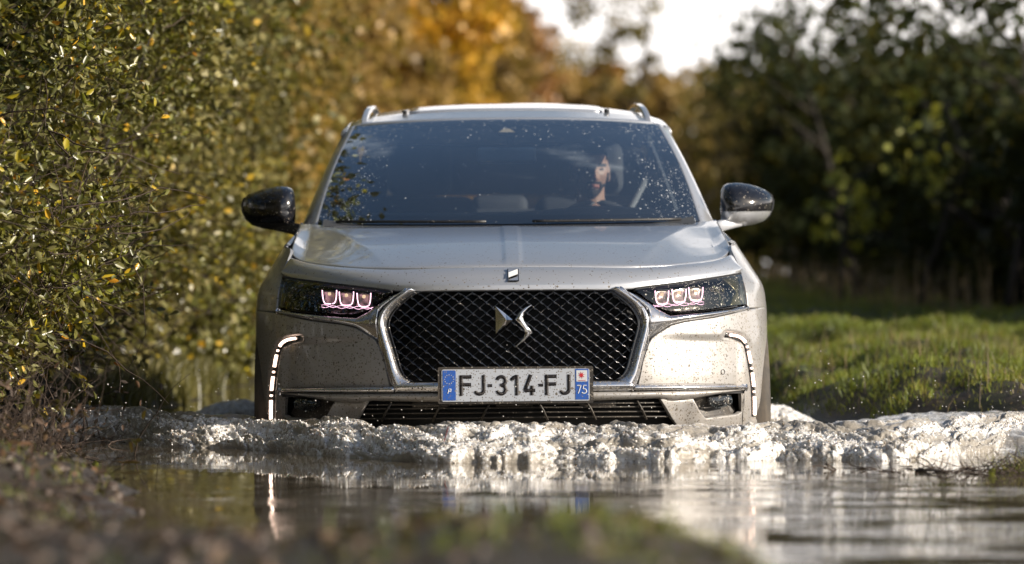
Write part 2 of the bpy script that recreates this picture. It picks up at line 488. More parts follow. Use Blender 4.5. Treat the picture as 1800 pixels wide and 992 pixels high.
# ---- calm water
t = NT('muddy water')
co = t.coord('Object')
c1 = t.noise(t.coord('Object', (1.15, 1.0, 1)), 5.5, 2, .45)
c2 = t.noise(t.coord('Object', (1.0, 1.6, 1)), 17.0, 3, .55)
sx = t.new('ShaderNodeSeparateXYZ'); t.l.new(co, sx.inputs[0])
rip = t.math('ADD', c1, t.math('MULTIPLY', c2, .20))
amp = t.math('MULTIPLY', t.math('MULTIPLY', t.rng(sx.outputs['X'], .1, .8, .16, 1.0, True), t.rng(sx.outputs['Y'], 11.4, 9.8, .25, 1.0, True)), t.rng(t.noise(t.coord('Object', (.45, 1.3, 1)), 2.4, 3, .6), .42, .60, .12, 1.35, True))
base = t.mix(t.noise(co, 3, 4), (.055, .045, .030), (.11, .09, .062))
b = t.new('ShaderNodeBump'); t.put(b.inputs['Height'], rip); t.put(b.inputs['Strength'], amp); b.inputs['Distance'].default_value = .022
M['water'] = t.done(t.bsdf(color=base, rough=.015, ior=1.33, spec=.6, normal=b.outputs[0]))

# ---- churned water: brown swells below white foam
def foam_mat(name, lo, hi):
    t = NT(name)
    a = t.new('ShaderNodeAttribute'); a.attribute_name = 'foam'
    co = t.coord('Object')
    f0 = t.noise(co, 30, 6, .70, .6); f1 = t.noise(co, 130, 4, .7)
    f = t.math('ADD', a.outputs['Fac'], t.math('MULTIPLY', t.math('SUBTRACT', f0, .5), 1.5))
    f = t.math('ADD', f, t.math('MULTIPLY', t.math('SUBTRACT', f1, .5), .9))
    f = t.rng(f, lo, hi, 0, 1, True)
    def bub(sc):
        w_ = t.new('ShaderNodeTexVoronoi'); w_.feature = 'SMOOTH_F1'; w_.inputs['Smoothness'].default_value = .35
        n_ = t.new('ShaderNodeTexNoise'); t.l.new(co, n_.inputs['Vector']); n_.inputs['Scale'].default_value = 18; n_.inputs['Detail'].default_value = 3
        mx_ = t.new('ShaderNodeMix'); mx_.data_type = 'VECTOR'; mx_.inputs[0].default_value = .035
        t.l.new(co, mx_.inputs[4]); t.l.new(n_.outputs['Color'], mx_.inputs[5])
        t.l.new(mx_.outputs[1], w_.inputs['Vector']); w_.inputs['Scale'].default_value = sc
        return w_.outputs['Distance']
    b1, b2 = bub(48), bub(150)
    hgt = t.math('SUBTRACT', 1.6, t.math('ADD', b1, t.math('MULTIPLY', b2, .45)))
    wat = t.bsdf(color=t.mix(f0, (.19, .17, .14), (.38, .345, .29)), rough=.09, ior=1.33, spec=.8, coat=.4,
                 normal=t.bump(t.math('ADD', f0, t.math('MULTIPLY', hgt, .35)), .45, .012))
    fm = t.bsdf(color=t.mix(t.rng(t.math('ADD', b1, t.math('MULTIPLY', f1, .3)), .25, .85), (.88, .88, .88), (.54, .52, .49)), rough=.26, spec=.6,
                sss=.55, normal=t.bump(t.math('ADD', hgt, t.math('MULTIPLY', f1, .3)), .6, .008))
    fm.node.inputs['Subsurface Scale'].default_value = .012; fm.node.inputs['Subsurface Radius'].default_value = (1, .85, .65)
    m = t.new('ShaderNodeMixShader'); t.l.new(f, m.inputs[0]); t.l.new(wat, m.inputs[1]); t.l.new(fm, m.inputs[2])
    return t.done(m.outputs[0])
M['wave'] = foam_mat('churned muddy water', .30, .62)
t = NT('foam bubbles')
a_ = t.new('ShaderNodeAttribute'); a_.attribute_name = 'foam'
M['bead'] = t.done(t.bsdf(color=t.ramp(a_.outputs['Fac'], [(0, (.16, .115, .065)), (.4, (.42, .36, .29)), (.75, (.82, .79, .75)), (1, (.92, .91, .90))]), rough=.25, spec=.7))

water = mesh_np('water', [[-3.5, 2.2, 0], [3.6, 2.2, 0], [3.6, 24, 0], [-3.5, 24, 0]], [[0, 1, 2, 3]], mat=M['water'])
tag(water, 'flooded track with still muddy brown water', kind='structure')

def pix(px, py, d):
    return np.array([(px - 900) * d / FPX, d, EYE + (507 - py) * d / FPX])

def wave_sheet(name, xs, yfoot, prof, label, seed, lump=1.0, mat='wave', foam_lift=None):
    """prof: list of (y behind foot, height); xs fine; yfoot(x)"""
    prof = np.array(prof)
    seg = np.r_[0, np.cumsum(np.hypot(np.diff(prof[:, 0]), np.diff(prof[:, 1])))]
    L = seg[-1]; nt = max(12, int(L / .0042))
    s = np.linspace(0, L, nt)
    py = np.interp(s, seg, prof[:, 0]); pz = np.interp(s, seg, prof[:, 1])
    k = np.ones(9) / 9
    py = np.convolve(np.pad(py, 4, 'edge'), k, 'valid'); pz = np.convolve(np.pad(pz, 4, 'edge'), k, 'valid')
    ty = np.gradient(py); tz = np.gradient(pz); ln = np.hypot(ty, tz) + 1e-9
    ny, nz_ = -tz / ln, ty / ln
    X, S = np.meshgrid(xs, s)
    hsc = .8 + .45 * vn(X * 1.6, X * 0, seed)
    edge = sstep(xs[0], xs[0] + .25, X) * sstep(xs[-1], xs[-1] - .25, X)
    wx = X + (vn(X * 15, S * 15, seed + 11) - .5) * .05; wsv = S + (vn(X * 15 + 7, S * 15, seed + 12) - .5) * .05
    big = np.abs(vn(wx * 5, wsv * 9 - X * 3.0, seed + 1) - .5) * 2
    med = np.abs(vn(wx * 21 + S * 5, wsv * 28, seed + 2) - .5) * 2
    sml = np.abs(vn(wx * 55, wsv * 66, seed + 3) - .5) * 2
    tny = np.abs(vn(wx * 125, wsv * 135, seed + 5) - .5) * 2
    warp = (fbm(X * 3, S * 3, 3, seed + 4) - .5) * .07
    low = 1 - sstep(.25, .85, S / L * 1.7)
    rt = lambda q: np.clip(q, 0, 1) ** .6
    d = rt(big) * .046 + rt(med) * .022 + (rt(sml) * .009 + rt(tny) * .0035) * (.15 + 1.0 * low)
    d = (d - .033) * lump
    fade = sstep(0, .03, S) * sstep(L, L - .05, S)
    Y = yfoot(X) + py[:, None] + (ny[:, None] * d + warp * .8) * fade
    Z = (pz[:, None] * hsc + nz_[:, None] * d * fade) * edge - .012 * (1 - fade) - .02 * (1 - edge)
    foam = .19 + .50 * low - .22 * (1 - med) - .15 * (1 - sml) + .9 * (fbm(X * 5 + S * 3, S * 11, 3, seed + 9) - .5) + .25 * (big - .5)
    if foam_lift is not None: foam = foam + foam_lift(X, S / L)
    o = mesh_np(name, np.stack([X, Y, Z], -1), gquads(nt, len(xs)), mat=M[mat], smooth=True, attr={'foam': foam})
    global LASTW; LASTW = (np.stack([X, Y, Z], -1), foam, low, S / L)
    return tag(o, label, kind='stuff')

foot_px = ([-80, 100, 200, 300, 450, 560, 650, 800, 1000, 1150, 1400, 1550, 1660, 1760, 1860, 1960],
           [770, 772, 776, 786, 791, 800, 806, 815, 813, 815, 806, 811, 806, 792, 780, 772])
fx = [(p - 900) * (EYE * FPX / (v - 507)) / FPX for p, v in zip(*foot_px)]
fy = [EYE * FPX / (v - 507) for v in foot_px[1]]
_xs = np.linspace(-2.4, 2.8, 1300); _g = np.exp(-np.linspace(-2.2, 2.2, 111) ** 2); _g /= _g.sum()
_ys = np.convolve(np.pad(np.interp(_xs, fx, fy), 55, 'edge'), _g, 'valid')
def yfoot(x): return np.interp(x, _xs, _ys) + (vn(x * 14, x * 0, 77) - .5) * .05 + (vn(x * 3.3, x * 0, 79) - .5) * .12
wave = wave_sheet('bow_wave', np.arange(-1.95, 2.25, .0036), yfoot,
                  [(0, -.012), (.02, .018), (.08, .036), (.20, .055), (.36, .080), (.52, .088), (.75, .074), (1.05, .035), (1.5, .003)],
                  'foaming bow wave pushed up by the car bumper', 100)
BOW = LASTW
# wash running back along both sides of the car
def side(name, x0, x1, y0, hgt, label, seed):
    return wave_sheet(name, np.arange(x0, x1, .006), lambda x: x * 0 + y0, [(0, -.01), (.05, hgt * .5), (.16, hgt), (.4, hgt * .8), (1.0, 0)], label, seed,
                      lump=.9, foam_lift=lambda X, S: .25 + 0 * X)
side('wash', .72, 1.36, 15.8, .055, 'white wash curling away right of the front wheel', 140)
side('wash', -1.50, -.80, 16.6, .045, 'grey wash rolling along the hedge left of the car', 160)
# sheet of bright rippled water between wave and right bank
xs = np.arange(1.15, 2.5, .008); ys = np.arange(13.0, 15.9, .012)
X, Y = np.meshgrid(xs, ys)
Z = .012 + .05 * sstep(1.2, 1.7, X) * sstep(15.9, 15.2, Y) * sstep(13.0, 13.6, Y)
Z = Z + (np.abs(vn(X * 14 + Y * 4, Y * 7, 181) - .5) * .030 + (vn(X * 35, Y * 18, 182) - .5) * .010) * sstep(1.15, 1.4, X)
ef = sstep(1.15, 1.4, X) * sstep(2.5, 2.1, X) * sstep(13.0, 13.4, Y) * sstep(15.9, 15.3, Y)
Z = Z * ef - .02 * (1 - ef)
o = mesh_np('rippled_water', np.stack([X, Y, Z], -1), gquads(len(ys), len(xs)), mat=M['wave'], smooth=True,
            attr={'foam': .36 + .5 * (vn(X * 8 + Y * 3, Y * 5, 183) - .4)})
tag(o, 'bright rippled water lapping the right turf bank', kind='stuff')

# foam beads and droplets thrown up along the wave
def ico():
    p = (1 + 5 ** .5) / 2
    v = np.array([[-1, p, 0], [1, p, 0], [-1, -p, 0], [1, -p, 0], [0, -1, p], [0, 1, p], [0, -1, -p], [0, 1, -p], [p, 0, -1], [p, 0, 1], [-p, 0, -1], [-p, 0, 1]])
    f = [[0, 11, 5], [0, 5, 1], [0, 1, 7], [0, 7, 10], [0, 10, 11], [1, 5, 9], [5, 11, 4], [11, 10, 2], [10, 7, 6], [7, 1, 8], [3, 9, 4], [3, 4, 2], [3, 2, 6], [3, 6, 8], [3, 8, 9], [4, 9, 5], [2, 4, 11], [6, 2, 10], [8, 6, 7], [9, 8, 1]]
    return v / np.linalg.norm(v[0]), np.array(f)
IV, IF = ico()
def blobs(name, C, rad, mat, attr=None):
    n = len(C)
    V = C[:, None] + rad[:, None, None] * IV[None] * (1 + .25 * RNG.standard_normal((n, 12, 1)))
    F = IF[None] + (np.arange(n) * 12)[:, None, None]
    return mesh_np(name, V, tris=F.reshape(-1, 3), mat=mat, smooth=True, attr=attr and {k: np.repeat(v, 12) for k, v in attr.items()})
PW, FW, LOWW, SW = BOW
pr = (np.clip(FW, 0.02, 1) ** 2.5 * (SW < .28) * (SW > .01)).ravel(); pr /= pr.sum()
n = 9000
ii = RNG.choice(len(pr), n, p=pr)
br = .0009 + .0036 * RNG.random(n) ** 2.5
C = PW.reshape(-1, 3)[ii] + RNG.normal(0, 1, (n, 3)) * np.array([.003, .004, .002]) + np.array([0, -.002, .001])
o = blobs('foam_beads', C, br, M['bead'], {'foam': np.clip(RNG.normal(.62, .30, n), 0, 1.2)})
tag(o, 'white foam beads along the breaking wave', kind='stuff')
M['drop'] = simple('water drop', (.6, .58, .55), .05, spec=.8)
n = 240
dx = RNG.uniform(-1.6, 1.9, n); dz = .12 + RNG.exponential(.07, n)
o = blobs('spray_drops', np.stack([dx, RNG.uniform(12.6, 14.2, n), dz], -1), RNG.uniform(.0012, .0026, n), M['drop'])
tag(o, 'scattered spray drops in the air above wave', kind='stuff')

# ================================================================ LEAVES, TWIGS, GRASS
LEAF = np.array([[0, 0, 0], [.23, .38, .09], [.17, .76, .07], [0, 1, -.06], [-.17, .76, .07], [-.23, .38, .09]])
LEAFQ = np.array([[0, 1, 2, 3], [3, 4, 5, 0]])
def rot_frames(axis_, roll):
    a = axis_ / (np.linalg.norm(axis_, axis=1)[:, None] + 1e-9)
    r = RNG.standard_normal(a.shape)
    if roll is not None: r = roll
    b = np.cross(a, r); b /= np.linalg.norm(b, axis=1)[:, None] + 1e-9
    return b, a, np.cross(b, a)
def leaves(name, P, size, direction, mat, parent=None, rnd=None, simple_=False, roll=None, width=1.0):
    n = len(P); bx_, ay_, cz_ = rot_frames(direction, roll)
    T = np.array([[0, 0, 0], [.34, .5, .08], [0, 1, -.05], [-.34, .5, .08]]) if simple_ else LEAF
    Q = np.array([[0, 1, 2, 3]]) if simple_ else LEAFQ
    T = T * np.array([width, 1, 1])
    V = P[:, None] + size[:, None, None] * (T[None, :, :1] * bx_[:, None] + T[None, :, 1:2] * ay_[:, None] + T[None, :, 2:] * cz_[:, None])
    F = Q[None] + (np.arange(n) * len(T))[:, None, None]
    if rnd is None: rnd = RNG.random(n)
    return mesh_np(name, V, F.reshape(-1, 4), mat=mat, parent=parent, attr={'rnd': np.repeat(rnd, len(T))})

def twig_pts(p, d, L, n=6, wob=.25):
    pts = [np.array(p, float)]; d = np.array(d, float); d /= np.linalg.norm(d)
    for _ in range(n - 1):
        d = d + RNG.normal(0, wob / n * 2, 3); d /= np.linalg.norm(d)
        pts.append(pts[-1] + d * L / (n - 1))
    return np.array(pts)

def many_twigs(name, starts, dirs, lens, rad, mat, parent=None, seg=4, n=5, wob=.3, kind=None):
    """tapered bent tubes, all built at once"""
    N = len(starts)
    D = dirs / np.linalg.norm(dirs, axis=1)[:, None]
    P = np.zeros((N, n, 3)); P[:, 0] = starts
    for i in range(1, n):
        D = D + RNG.normal(0, wob / n * 2, (N, 3)); D /= np.linalg.norm(D, axis=1)[:, None]
        P[:, i] = P[:, i - 1] + D * (lens / (n - 1))[:, None]
    T = np.gradient(P, axis=1); T /= np.linalg.norm(T, axis=2)[..., None] + 1e-9
    A = np.cross(T, np.array([.13, .27, .95])); A /= np.linalg.norm(A, axis=2)[..., None] + 1e-9
    B = np.cross(T, A)
    r = rad[:, None] * np.linspace(1, .35, n)[None]
    th = np.linspace(0, 2 * np.pi, seg, endpoint=False)
    V = P[:, :, None] + r[:, :, None, None] * (np.cos(th)[None, None, :, None] * A[:, :, None] + np.sin(th)[None, None, :, None] * B[:, :, None])
    F = gquads(n, seg, wrap=True)[None] + (np.arange(N) * n * seg)[:, None, None]
    o = mesh_np(name, V, F.reshape(-1, 4), mat=mat, parent=parent, smooth=True, attr={'rnd': np.repeat(RNG.random(N), n * seg)})
    if kind: o['kind'] = kind
    return o, P

# ---------------- near hedge (left, running beside the track)
def hface(y, z):
    """x of the hedge face at distance y, height z"""
    f = np.interp(y, [-10, 9, 12, 16, 22, 28, 34], [-1.9, -1.75, -1.58, -1.52, -1.50, -1.50, -1.62])
    f = f + (fbm(y * .9, z * 1.3, 3, 61) - .5) * .55 + .16 * sstep(1.2, 2.4, z) - .30 * sstep(.75, .1, z)
    return f
hedge = empty('hedge', (-1.9, 18, .1))
tag(hedge, 'tall green and yellow leafed hedge along the left of the track', 'hedge')
hloc = Vector(hedge.location)
def hedge_twigs(n, y0, y1, zmin, zmax, Lr, per, name_leaf, leaf_sz, mat, bare=0.0, radius=.0022, depth=.75, simp=False, back=0.0):
    y = RNG.uniform(y0, y1, n)
    z = zmin + (zmax - zmin) * RNG.random(n)
    lowkeep = RNG.random(n) < (.10 + .90 * sstep(.15, .62, z + .3 * (vn(y * 1.7, z * 2, 71) - .5)))
    gap = vn(y * 1.3, z * 1.9, 72) * .5 + vn(y * 3.1, z * 4.0, 73) * .5
    if back: lowkeep[:] = True
    else: lowkeep &= (RNG.random(n) < sstep(.38, .62, gap) * 1.15 + .02)
    y, z = y[lowkeep], z[lowkeep]; n = len(y)
    x = hface(y, z) - RNG.random(n) ** 1.4 * depth - .12 - back
    S = np.stack([x, y, z], -1)
    D = np.stack([RNG.uniform(.1, 1.0, n), RNG.uniform(-.9, .5, n), RNG.normal(.25, .5, n)], -1)
    L = RNG.uniform(*Lr, n)
    o, P = many_twigs('twig', S - np.array(hloc), D, L, RNG.uniform(.5, 1.4, n) * radius, M['twig'], hedge, 3, 5, .5, 'stuff')
    P = P + np.array(hloc)
    m = n * per
    ti = np.repeat(np.arange(n), per); u = RNG.uniform(.15, 1, m) * 4
    i0 = np.minimum(u.astype(int), 3); f = (u - i0)[:, None]
    pos = P[ti, i0] * (1 - f) + P[ti, i0 + 1] * f
    dirn = (P[ti, i0 + 1] - P[ti, i0]); dirn /= np.linalg.norm(dirn, axis=1)[:, None]
    dirn = dirn * .7 + RNG.normal(0, .75, (m, 3)) + np.array([.25, -.1, -.15])
    base_r = vn(P[:, 0, 1] * 1.1, P[:, 0, 2] * 1.6, 81)
    r = np.clip(.15 + .65 * RNG.random(m) + .30 * (base_r[ti] - .5), 0, .78)
    yl = RNG.random(m) < .05 + .16 * (vn(pos[:, 1] * 2.2, pos[:, 2] * 3.1, 82) > .70)
    r[yl] = RNG.uniform(.78, 1, yl.sum())
    o = leaves(name_leaf, pos - np.array(hloc), RNG.uniform(*leaf_sz, m), dirn, mat, hedge, r, simple_=simp)
    o['kind'] = 'stuff'
    return P
Pn = hedge_twigs(7600, 9.6, 17.5, .1, 2.0, (.12, .34), 19, 'foliage', (.022, .046), M['leaf_hedge'])
hedge_twigs(6200, 17.5, 25, .1, 2.9, (.15, .45), 11, 'foliage', (.036, .060), M['leaf_mid'], simp=True)
hedge_twigs(5200, 25, 35, .1, 3.8, (.2, .5), 10, 'foliage', (.05, .085), M['leaf_far'], simp=True)
hedge_twigs(5000, 13, 30, .02, .8, (.15, .4), 9, 'foliage', (.028, .055), M['leaf_hedge'], depth=1.0)
hedge_twigs(7500, 9.4, 19, .0, 2.3, (.15, .4), 11, 'foliage', (.04, .07), M['leaf_dark'], depth=1.6, back=.55)  # dark leaf layers set deep in the hedge as painted shade
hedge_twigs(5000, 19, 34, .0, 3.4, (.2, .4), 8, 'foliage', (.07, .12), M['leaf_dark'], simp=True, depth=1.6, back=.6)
hedge_twigs(2600, -8, 9.6, .3, 3.2, (.3, .6), 8, 'foliage', (.08, .13), M['leaf_hedge'], simp=True, depth=.9)
hedge_twigs(1500, 9.6, 25, 1.9, 3.3, (.3, .6), 9, 'foliage', (.06, .10), M['leaf_hedge'], simp=True, depth=.9)
# nearest leaves as single pieces
lm = None
cnt = 0
order = RNG.permutation(len(Pn))
for k in order:
    tip = Pn[k, 4]
    if not (10.6 < tip[1] < 14.6 and .35 < tip[2] < 1.6 and tip[0] > -1.72): continue
    px = 900 + tip[0] * FPX / tip[1]
    if px < 5: continue
    if lm is None:
        lms = []
        for rr in (.2, .4, .55, .7, .86, .96):
            o = leaves('leaf', np.zeros((1, 3)), np.ones(1), np.array([[0, 0, 1.]]), M['leaf_hedge'], None, np.array([rr]), roll=np.array([[0, 1., 0]]))
            lms.append(o.data); bpy.data.objects.remove(o)
        lm = True
    o = bpy.data.objects.new('leaf', lms[int(RNG.integers(0, 6))])
    COL.objects.link(o); o.parent = hedge
    o.location = Vector(tip) - hloc
    s_ = RNG.uniform(.028, .048); o.scale = (s_, s_, s_)
    o.rotation_euler = (RNG.uniform(-1.6, 1.6), RNG.uniform(-.8, .8), RNG.uniform(0, 6.28))
    cnt += 1
    if cnt >= 290: break
# main stems
n = 170
y = RNG.uniform(9.8, 33, n)
S = np.stack([hface(y, y * 0 + .3) - RNG.uniform(.25, .8, n), y, RNG.uniform(-.02, .1, n)], -1)
D = np.stack([RNG.uniform(-.35, .02, n), RNG.normal(0, .25, n), RNG.uniform(.8, 1.6, n)], -1)
many_twigs('stem', S - np.array(hloc), D, RNG.uniform(1.0, 2.2, n), RNG.uniform(.006, .014, n), M['bark'], hedge, 6, 10, .5, 'stuff')
n = 1100
y = RNG.uniform(9.8, 20, n); z = RNG.uniform(.08, 1.1, n) ** 1.2
S = np.stack([hface(y, z) - RNG.uniform(-.02, .7, n), y, z], -1)
D = np.stack([RNG.normal(.3, .6, n), RNG.normal(0, .8, n), RNG.normal(.1, .55, n)], -1)
many_twigs('bare_twig', S - np.array(hloc), D, RNG.uniform(.2, .6, n), RNG.uniform(.0012, .0036, n), M['twig'], hedge, 4, 7, .9, 'stuff')

n = 170
y = RNG.uniform(10, 24, n); z = RNG.uniform(.3, 2.2, n)
S = np.stack([hface(y, z) - .15, y, z], -1)
D = np.stack([RNG.uniform(.2, .8, n), RNG.normal(-.1, .6, n), RNG.uniform(.1, 1.0, n)], -1)
many_twigs('shoot', S - np.array(hloc), D, RNG.uniform(.25, .6, n), RNG.uniform(.0012, .0028, n), M['grass_dry'], hedge, 4, 8, .7, 'stuff')
# ---------------- bramble and dead stalks at the foot of the hedge
br = empty('bramble', (-1.55, 12.2, .1))
tag(br, 'tangle of bare brown bramble stems at the hedge foot', 'bramble')
bl = np.array(br.location)
n = 230
y = RNG.uniform(11.0, 14.2, n); x = -1.72 + RNG.normal(0, .17, n) + .16 * (y < 12)
S = np.stack([x, y, np.maximum(gz(x, y), 0)], -1)
D = np.stack([RNG.normal(.25, .55, n), RNG.normal(0, .6, n), RNG.uniform(.15, 1.0, n)], -1)
many_twigs('stem', S - bl, D, RNG.uniform(.15, .5, n), RNG.uniform(.001, .0032, n), M['twig'], br, 4, 7, 1.0, 'stuff')
pos = S[RNG.integers(0, n, 500)] + RNG.normal(0, .10, (500, 3)) + np.array([0, 0, .08])
leaves('leaf', pos - bl, RNG.uniform(.02, .04, 500), RNG.normal(0, 1, (500, 3)), M['litter'], br)['kind'] = 'stuff'

# ---------------- grass
def blades(name, x, y, h, w, mat, label, lean=.5, rnd=None, z=None):
    n = len(x)
    z0 = gz(x, y) - .01 if z is None else z
    ang = RNG.uniform(0, 2 * np.pi, n); la = RNG.uniform(0, 2 * np.pi, n); le = RNG.uniform(.05, 1, n) * lean * h
    W = np.stack([np.cos(ang), np.sin(ang), 0 * ang], -1) * w[:, None] * .5
    Ld = np.stack([np.cos(la), np.sin(la), 0 * la], -1) * le[:, None]
    B = np.stack([x, y, z0], -1)
    up = np.stack([0 * h, 0 * h, h], -1)
    mid = B + up * .55 + Ld * .3
    tip = B + up * (1 - .3 * (le / h)[:, None] ** 2) + Ld
    V = np.stack([B - W, B + W, mid + W * .8, mid - W * .8, tip], 1)
    k = (np.arange(n) * 5)[:, None]
    if rnd is None: rnd = RNG.random(n)
    o = mesh_np(name, V, np.array([[0, 1, 2, 3]]) + k, np.array([[3, 2, 4]]) + k, mat=mat, attr={'rnd': np.repeat(rnd, 5)})
    return tag(o, label, kind='stuff')
def mask_land(x, y, lo=.03): return gz(x, y) > lo
# right bank near
n = 90000
x = RNG.uniform(.9, 3.2, n); y = 14.6 + RNG.random(n) ** 1.3 * 9
clump = vn(x * 5, y * 4, 91)
clump = .6 * clump + .4 * vn(x * 14, y * 9, 95)
k = mask_land(x, y, .02) & (RNG.random(n) < sstep(.34, .62, clump) + .22)
x, y, clump = x[k], y[k], clump[k]
blades('grass', x, y, RNG.uniform(.02, .065, len(x)) * (.3 + 1.5 * clump), RNG.uniform(.003, .006, len(x)), M['grass'], 'sunlit tufted grass on the right bank', 1.3,
       np.clip(RNG.random(len(x)) * .6 + .45 * (vn(x * 1.5, y * 1.2, 92)), 0, 1))
n = 110000
y = 22 + RNG.random(n) ** 1.3 * 48; x = 1.0 + RNG.random(n) * (y * .14 + 1)
blades('meadow_grass', x, y, RNG.uniform(.02, .06, n), RNG.uniform(.008, .018, n) * (y / 25), M['grass'], 'mown green meadow stretching back to dark thicket', 1.4,
       np.clip(RNG.random(n) * .45 + .5 * vn(x * .5, y * .35, 96) , 0, .9))
# coarse stalks
n = 900
x = RNG.uniform(.95, 2.8, n); y = RNG.uniform(14.8, 21, n); k = mask_land(x, y, .02); x, y = x[k], y[k]
blades('dry_grass', x, y, RNG.uniform(.08, .20, len(x)), RNG.uniform(.002, .004, len(x)), M['grass_dry'], 'thin straw coloured stalks among bank grass', .7)
# tall pale weeds below the thicket
n = 500
y = RNG.uniform(29, 60, n); x = 3.5 + RNG.normal(0, .35, n) + .02 * (y - 29)
blades('tall_weeds', x, y, RNG.uniform(.2, .55, n), RNG.uniform(.01, .02, n), M['grass_dry'], 'dead brown weeds at the thicket foot', .4)
# front bank tufts
n = 5200
x = RNG.normal(.12, .22, n); y = RNG.uniform(5.3, 6.9, n)
k = mask_land(x, y, .05) & (RNG.random(n) < sstep(.5, .75, vn(x * 8, y * 5, 93)) * .9); x, y = x[k], y[k]
blades('near_grass', x, y, RNG.uniform(.012, .045, len(x)), RNG.uniform(.002, .004, len(x)), M['grass'], 'blurred moss and grass on the near mud bank', .9, RNG.random(len(x)) ** 1.3)
n = 130
x = RNG.normal(.14, .2, n); y = RNG.uniform(5.4, 6.8, n); k = mask_land(x, y, .06); x, y = x[k], y[k]
blades('tall_near_grass', x, y, RNG.uniform(.03, .075, len(x)), RNG.uniform(.003, .007, len(x)), M['grass'], 'few taller blurred blades on the near mud bank', .8, RNG.random(len(x)) * .7)
# left bank scraps
n = 26000
y = RNG.uniform(15.5, 34, n); x = -1.35 + RNG.uniform(-.5, .35, n)
k = mask_land(x, y, .0); x, y = x[k], y[k]
blades('verge_grass', x, y, RNG.uniform(.05, .22, len(x)), RNG.uniform(.006, .012, len(x)), M['leaf_mid'], 'rank grass along the hedge foot behind the car', 1.0, RNG.random(len(x)) * .6)
n = 5200
x = RNG.uniform(-1.5, -.5, n); y = RNG.uniform(6.8, 12.5, n)
k = mask_land(x, y, .02) & (RNG.random(n) < vn(x * 5, y * 3, 94) * 1.2 - .25); x, y = x[k], y[k]
blades('bank_grass', x, y, RNG.uniform(.02, .06, len(x)), RNG.uniform(.002, .004, len(x)), M['grass'], 'sparse short grass on the left mud bank', .9)
n = 800
x = RNG.uniform(-1.75, -.45, n); y = RNG.uniform(6.2, 12.8, n); k = mask_land(x, y, -.01); x, y = x[k], y[k]
S = np.stack([x, y, gz(x, y) + .005], -1); m = len(x)
o, _ = many_twigs('fallen_twigs', S, np.stack([RNG.normal(0, 1, m), RNG.normal(0, .7, m), RNG.uniform(-.05, .45, m)], -1), RNG.uniform(.04, .22, m),
                  RNG.uniform(.001, .004, m), M['twig'], None, 4, 5, .7, 'stuff')
tag(o, 'dead twigs and roots littering the left bank')
n = 2200
x = RNG.uniform(-1.9, .5, n); y = RNG.uniform(5.2, 13.5, n); k = mask_land(x, y, 0); x, y = x[k], y[k]
o = leaves('leaf_litter', np.stack([x, y, gz(x, y) + .012], -1), RNG.uniform(.02, .05, len(x)), np.stack([RNG.normal(0, 1, len(x)), RNG.normal(0, 1, len(x)), RNG.normal(0, .4, len(x))], -1), M['litter'])
tag(o, 'brown fallen leaves scattered over the mud', kind='stuff')
# clods on the near and left banks
n = 700
x = RNG.uniform(-1.6, .42, n); y = RNG.uniform(5.2, 12, n); k = mask_land(x, y, .0); x, y = x[k], y[k]
M['clod'] = simple('wet clod', (.075, .052, .038), .55, var=.6, bump=.6)
o = blobs('clods', np.stack([x, y, gz(x, y)], -1), RNG.uniform(.006, .028, len(x)), M['clod'])
tag(o, 'lumps of wet earth on the banks', kind='stuff')

# turf clump in the water
tc_ = empty('turf_clump', (1.62, 11.75, .02))
tag(tc_, 'small clump of drowned turf standing in the water on the right', 'turf')
cl = np.array(tc_.location)
n = 1500
x = RNG.normal(1.66, .22, n); y = RNG.normal(11.75, .22, n); k = mask_land(x, y, -.03); x, y = x[k], y[k]; n = len(x)
S = np.stack([x, y, np.maximum(gz(x, y), 0)], -1)
many_twigs('blade', S - cl, np.stack([RNG.normal(0, .7, n), RNG.normal(0, .6, n), RNG.uniform(.1, 1, n)], -1), RNG.uniform(.02, .09, n), RNG.uniform(.0008, .002, n), M['grass'], tc_, 3, 4, .7, 'stuff')
n = 260
x = RNG.normal(1.6, .25, n); y = RNG.normal(11.7, .2, n)
many_twigs('root', np.stack([x, y, 0 * x + .005], -1) - cl, np.stack([RNG.normal(0, 1, n), RNG.normal(0, .5, n), RNG.uniform(-.1, .5, n)], -1), RNG.uniform(.03, .16, n), RNG.uniform(.001, .003, n), M['twig'], tc_, 4, 5, .9, 'stuff')

# single twigs and leaves in the water
def one_twig(pts, r, mat, label):
    P = np.array(pts, float); o_ = P[0].copy(); m = MB(); m.tube(P - o_, np.linspace(r, r * .5, len(P)), 5)
    o = m.build('twig', mat, None, True, loc=tuple(o_)); return tag(o, label, 'twig')
one_twig([pix(775, 797, 12.42), pix(780, 778, 12.42), pix(784, 765, 12.42), pix(788, 750, 12.42)], .0026, M['redtwig'], 'dark red twig standing upright in the foam of the wave')
one_twig([pix(1500, 826, 11.9), pix(1530, 822, 11.9), pix(1555, 829, 11.9)], .003, M['twig'], 'short dark twig floating in the water beside a hooked stick')
one_twig([pix(1448, 822, 11.8), pix(1458, 824, 11.8), pix(1452, 815, 11.8), pix(1470, 826, 11.85)], .004, M['twig'], 'hooked black stick poking from the water right of centre')
one_twig([pix(1608, 828, 11.7), pix(1640, 826, 11.7), pix(1668, 829, 11.7)], .007, M['bark'], 'thick black stick lying flat in the water by the turf clump')
one_twig([pix(1664, 860, 11.3), pix(1690, 822, 11.5), pix(1700, 812, 11.55)], .0018, M['twig'], 'thin bent stem leaning over the water by the turf clump')
one_twig([pix(398, 800, 11.4), pix(375, 770, 11.7), pix(352, 740, 12.0)], .002, M['grass_dry'], 'pale stalk leaning across the wave on the left')
lf = leaves('floating_leaf', np.zeros((1, 3)), np.array([.075]), np.array([[1., .1, .02]]), M['litter'], None, np.array([.7]), roll=np.array([[0, 0, 1.]]))
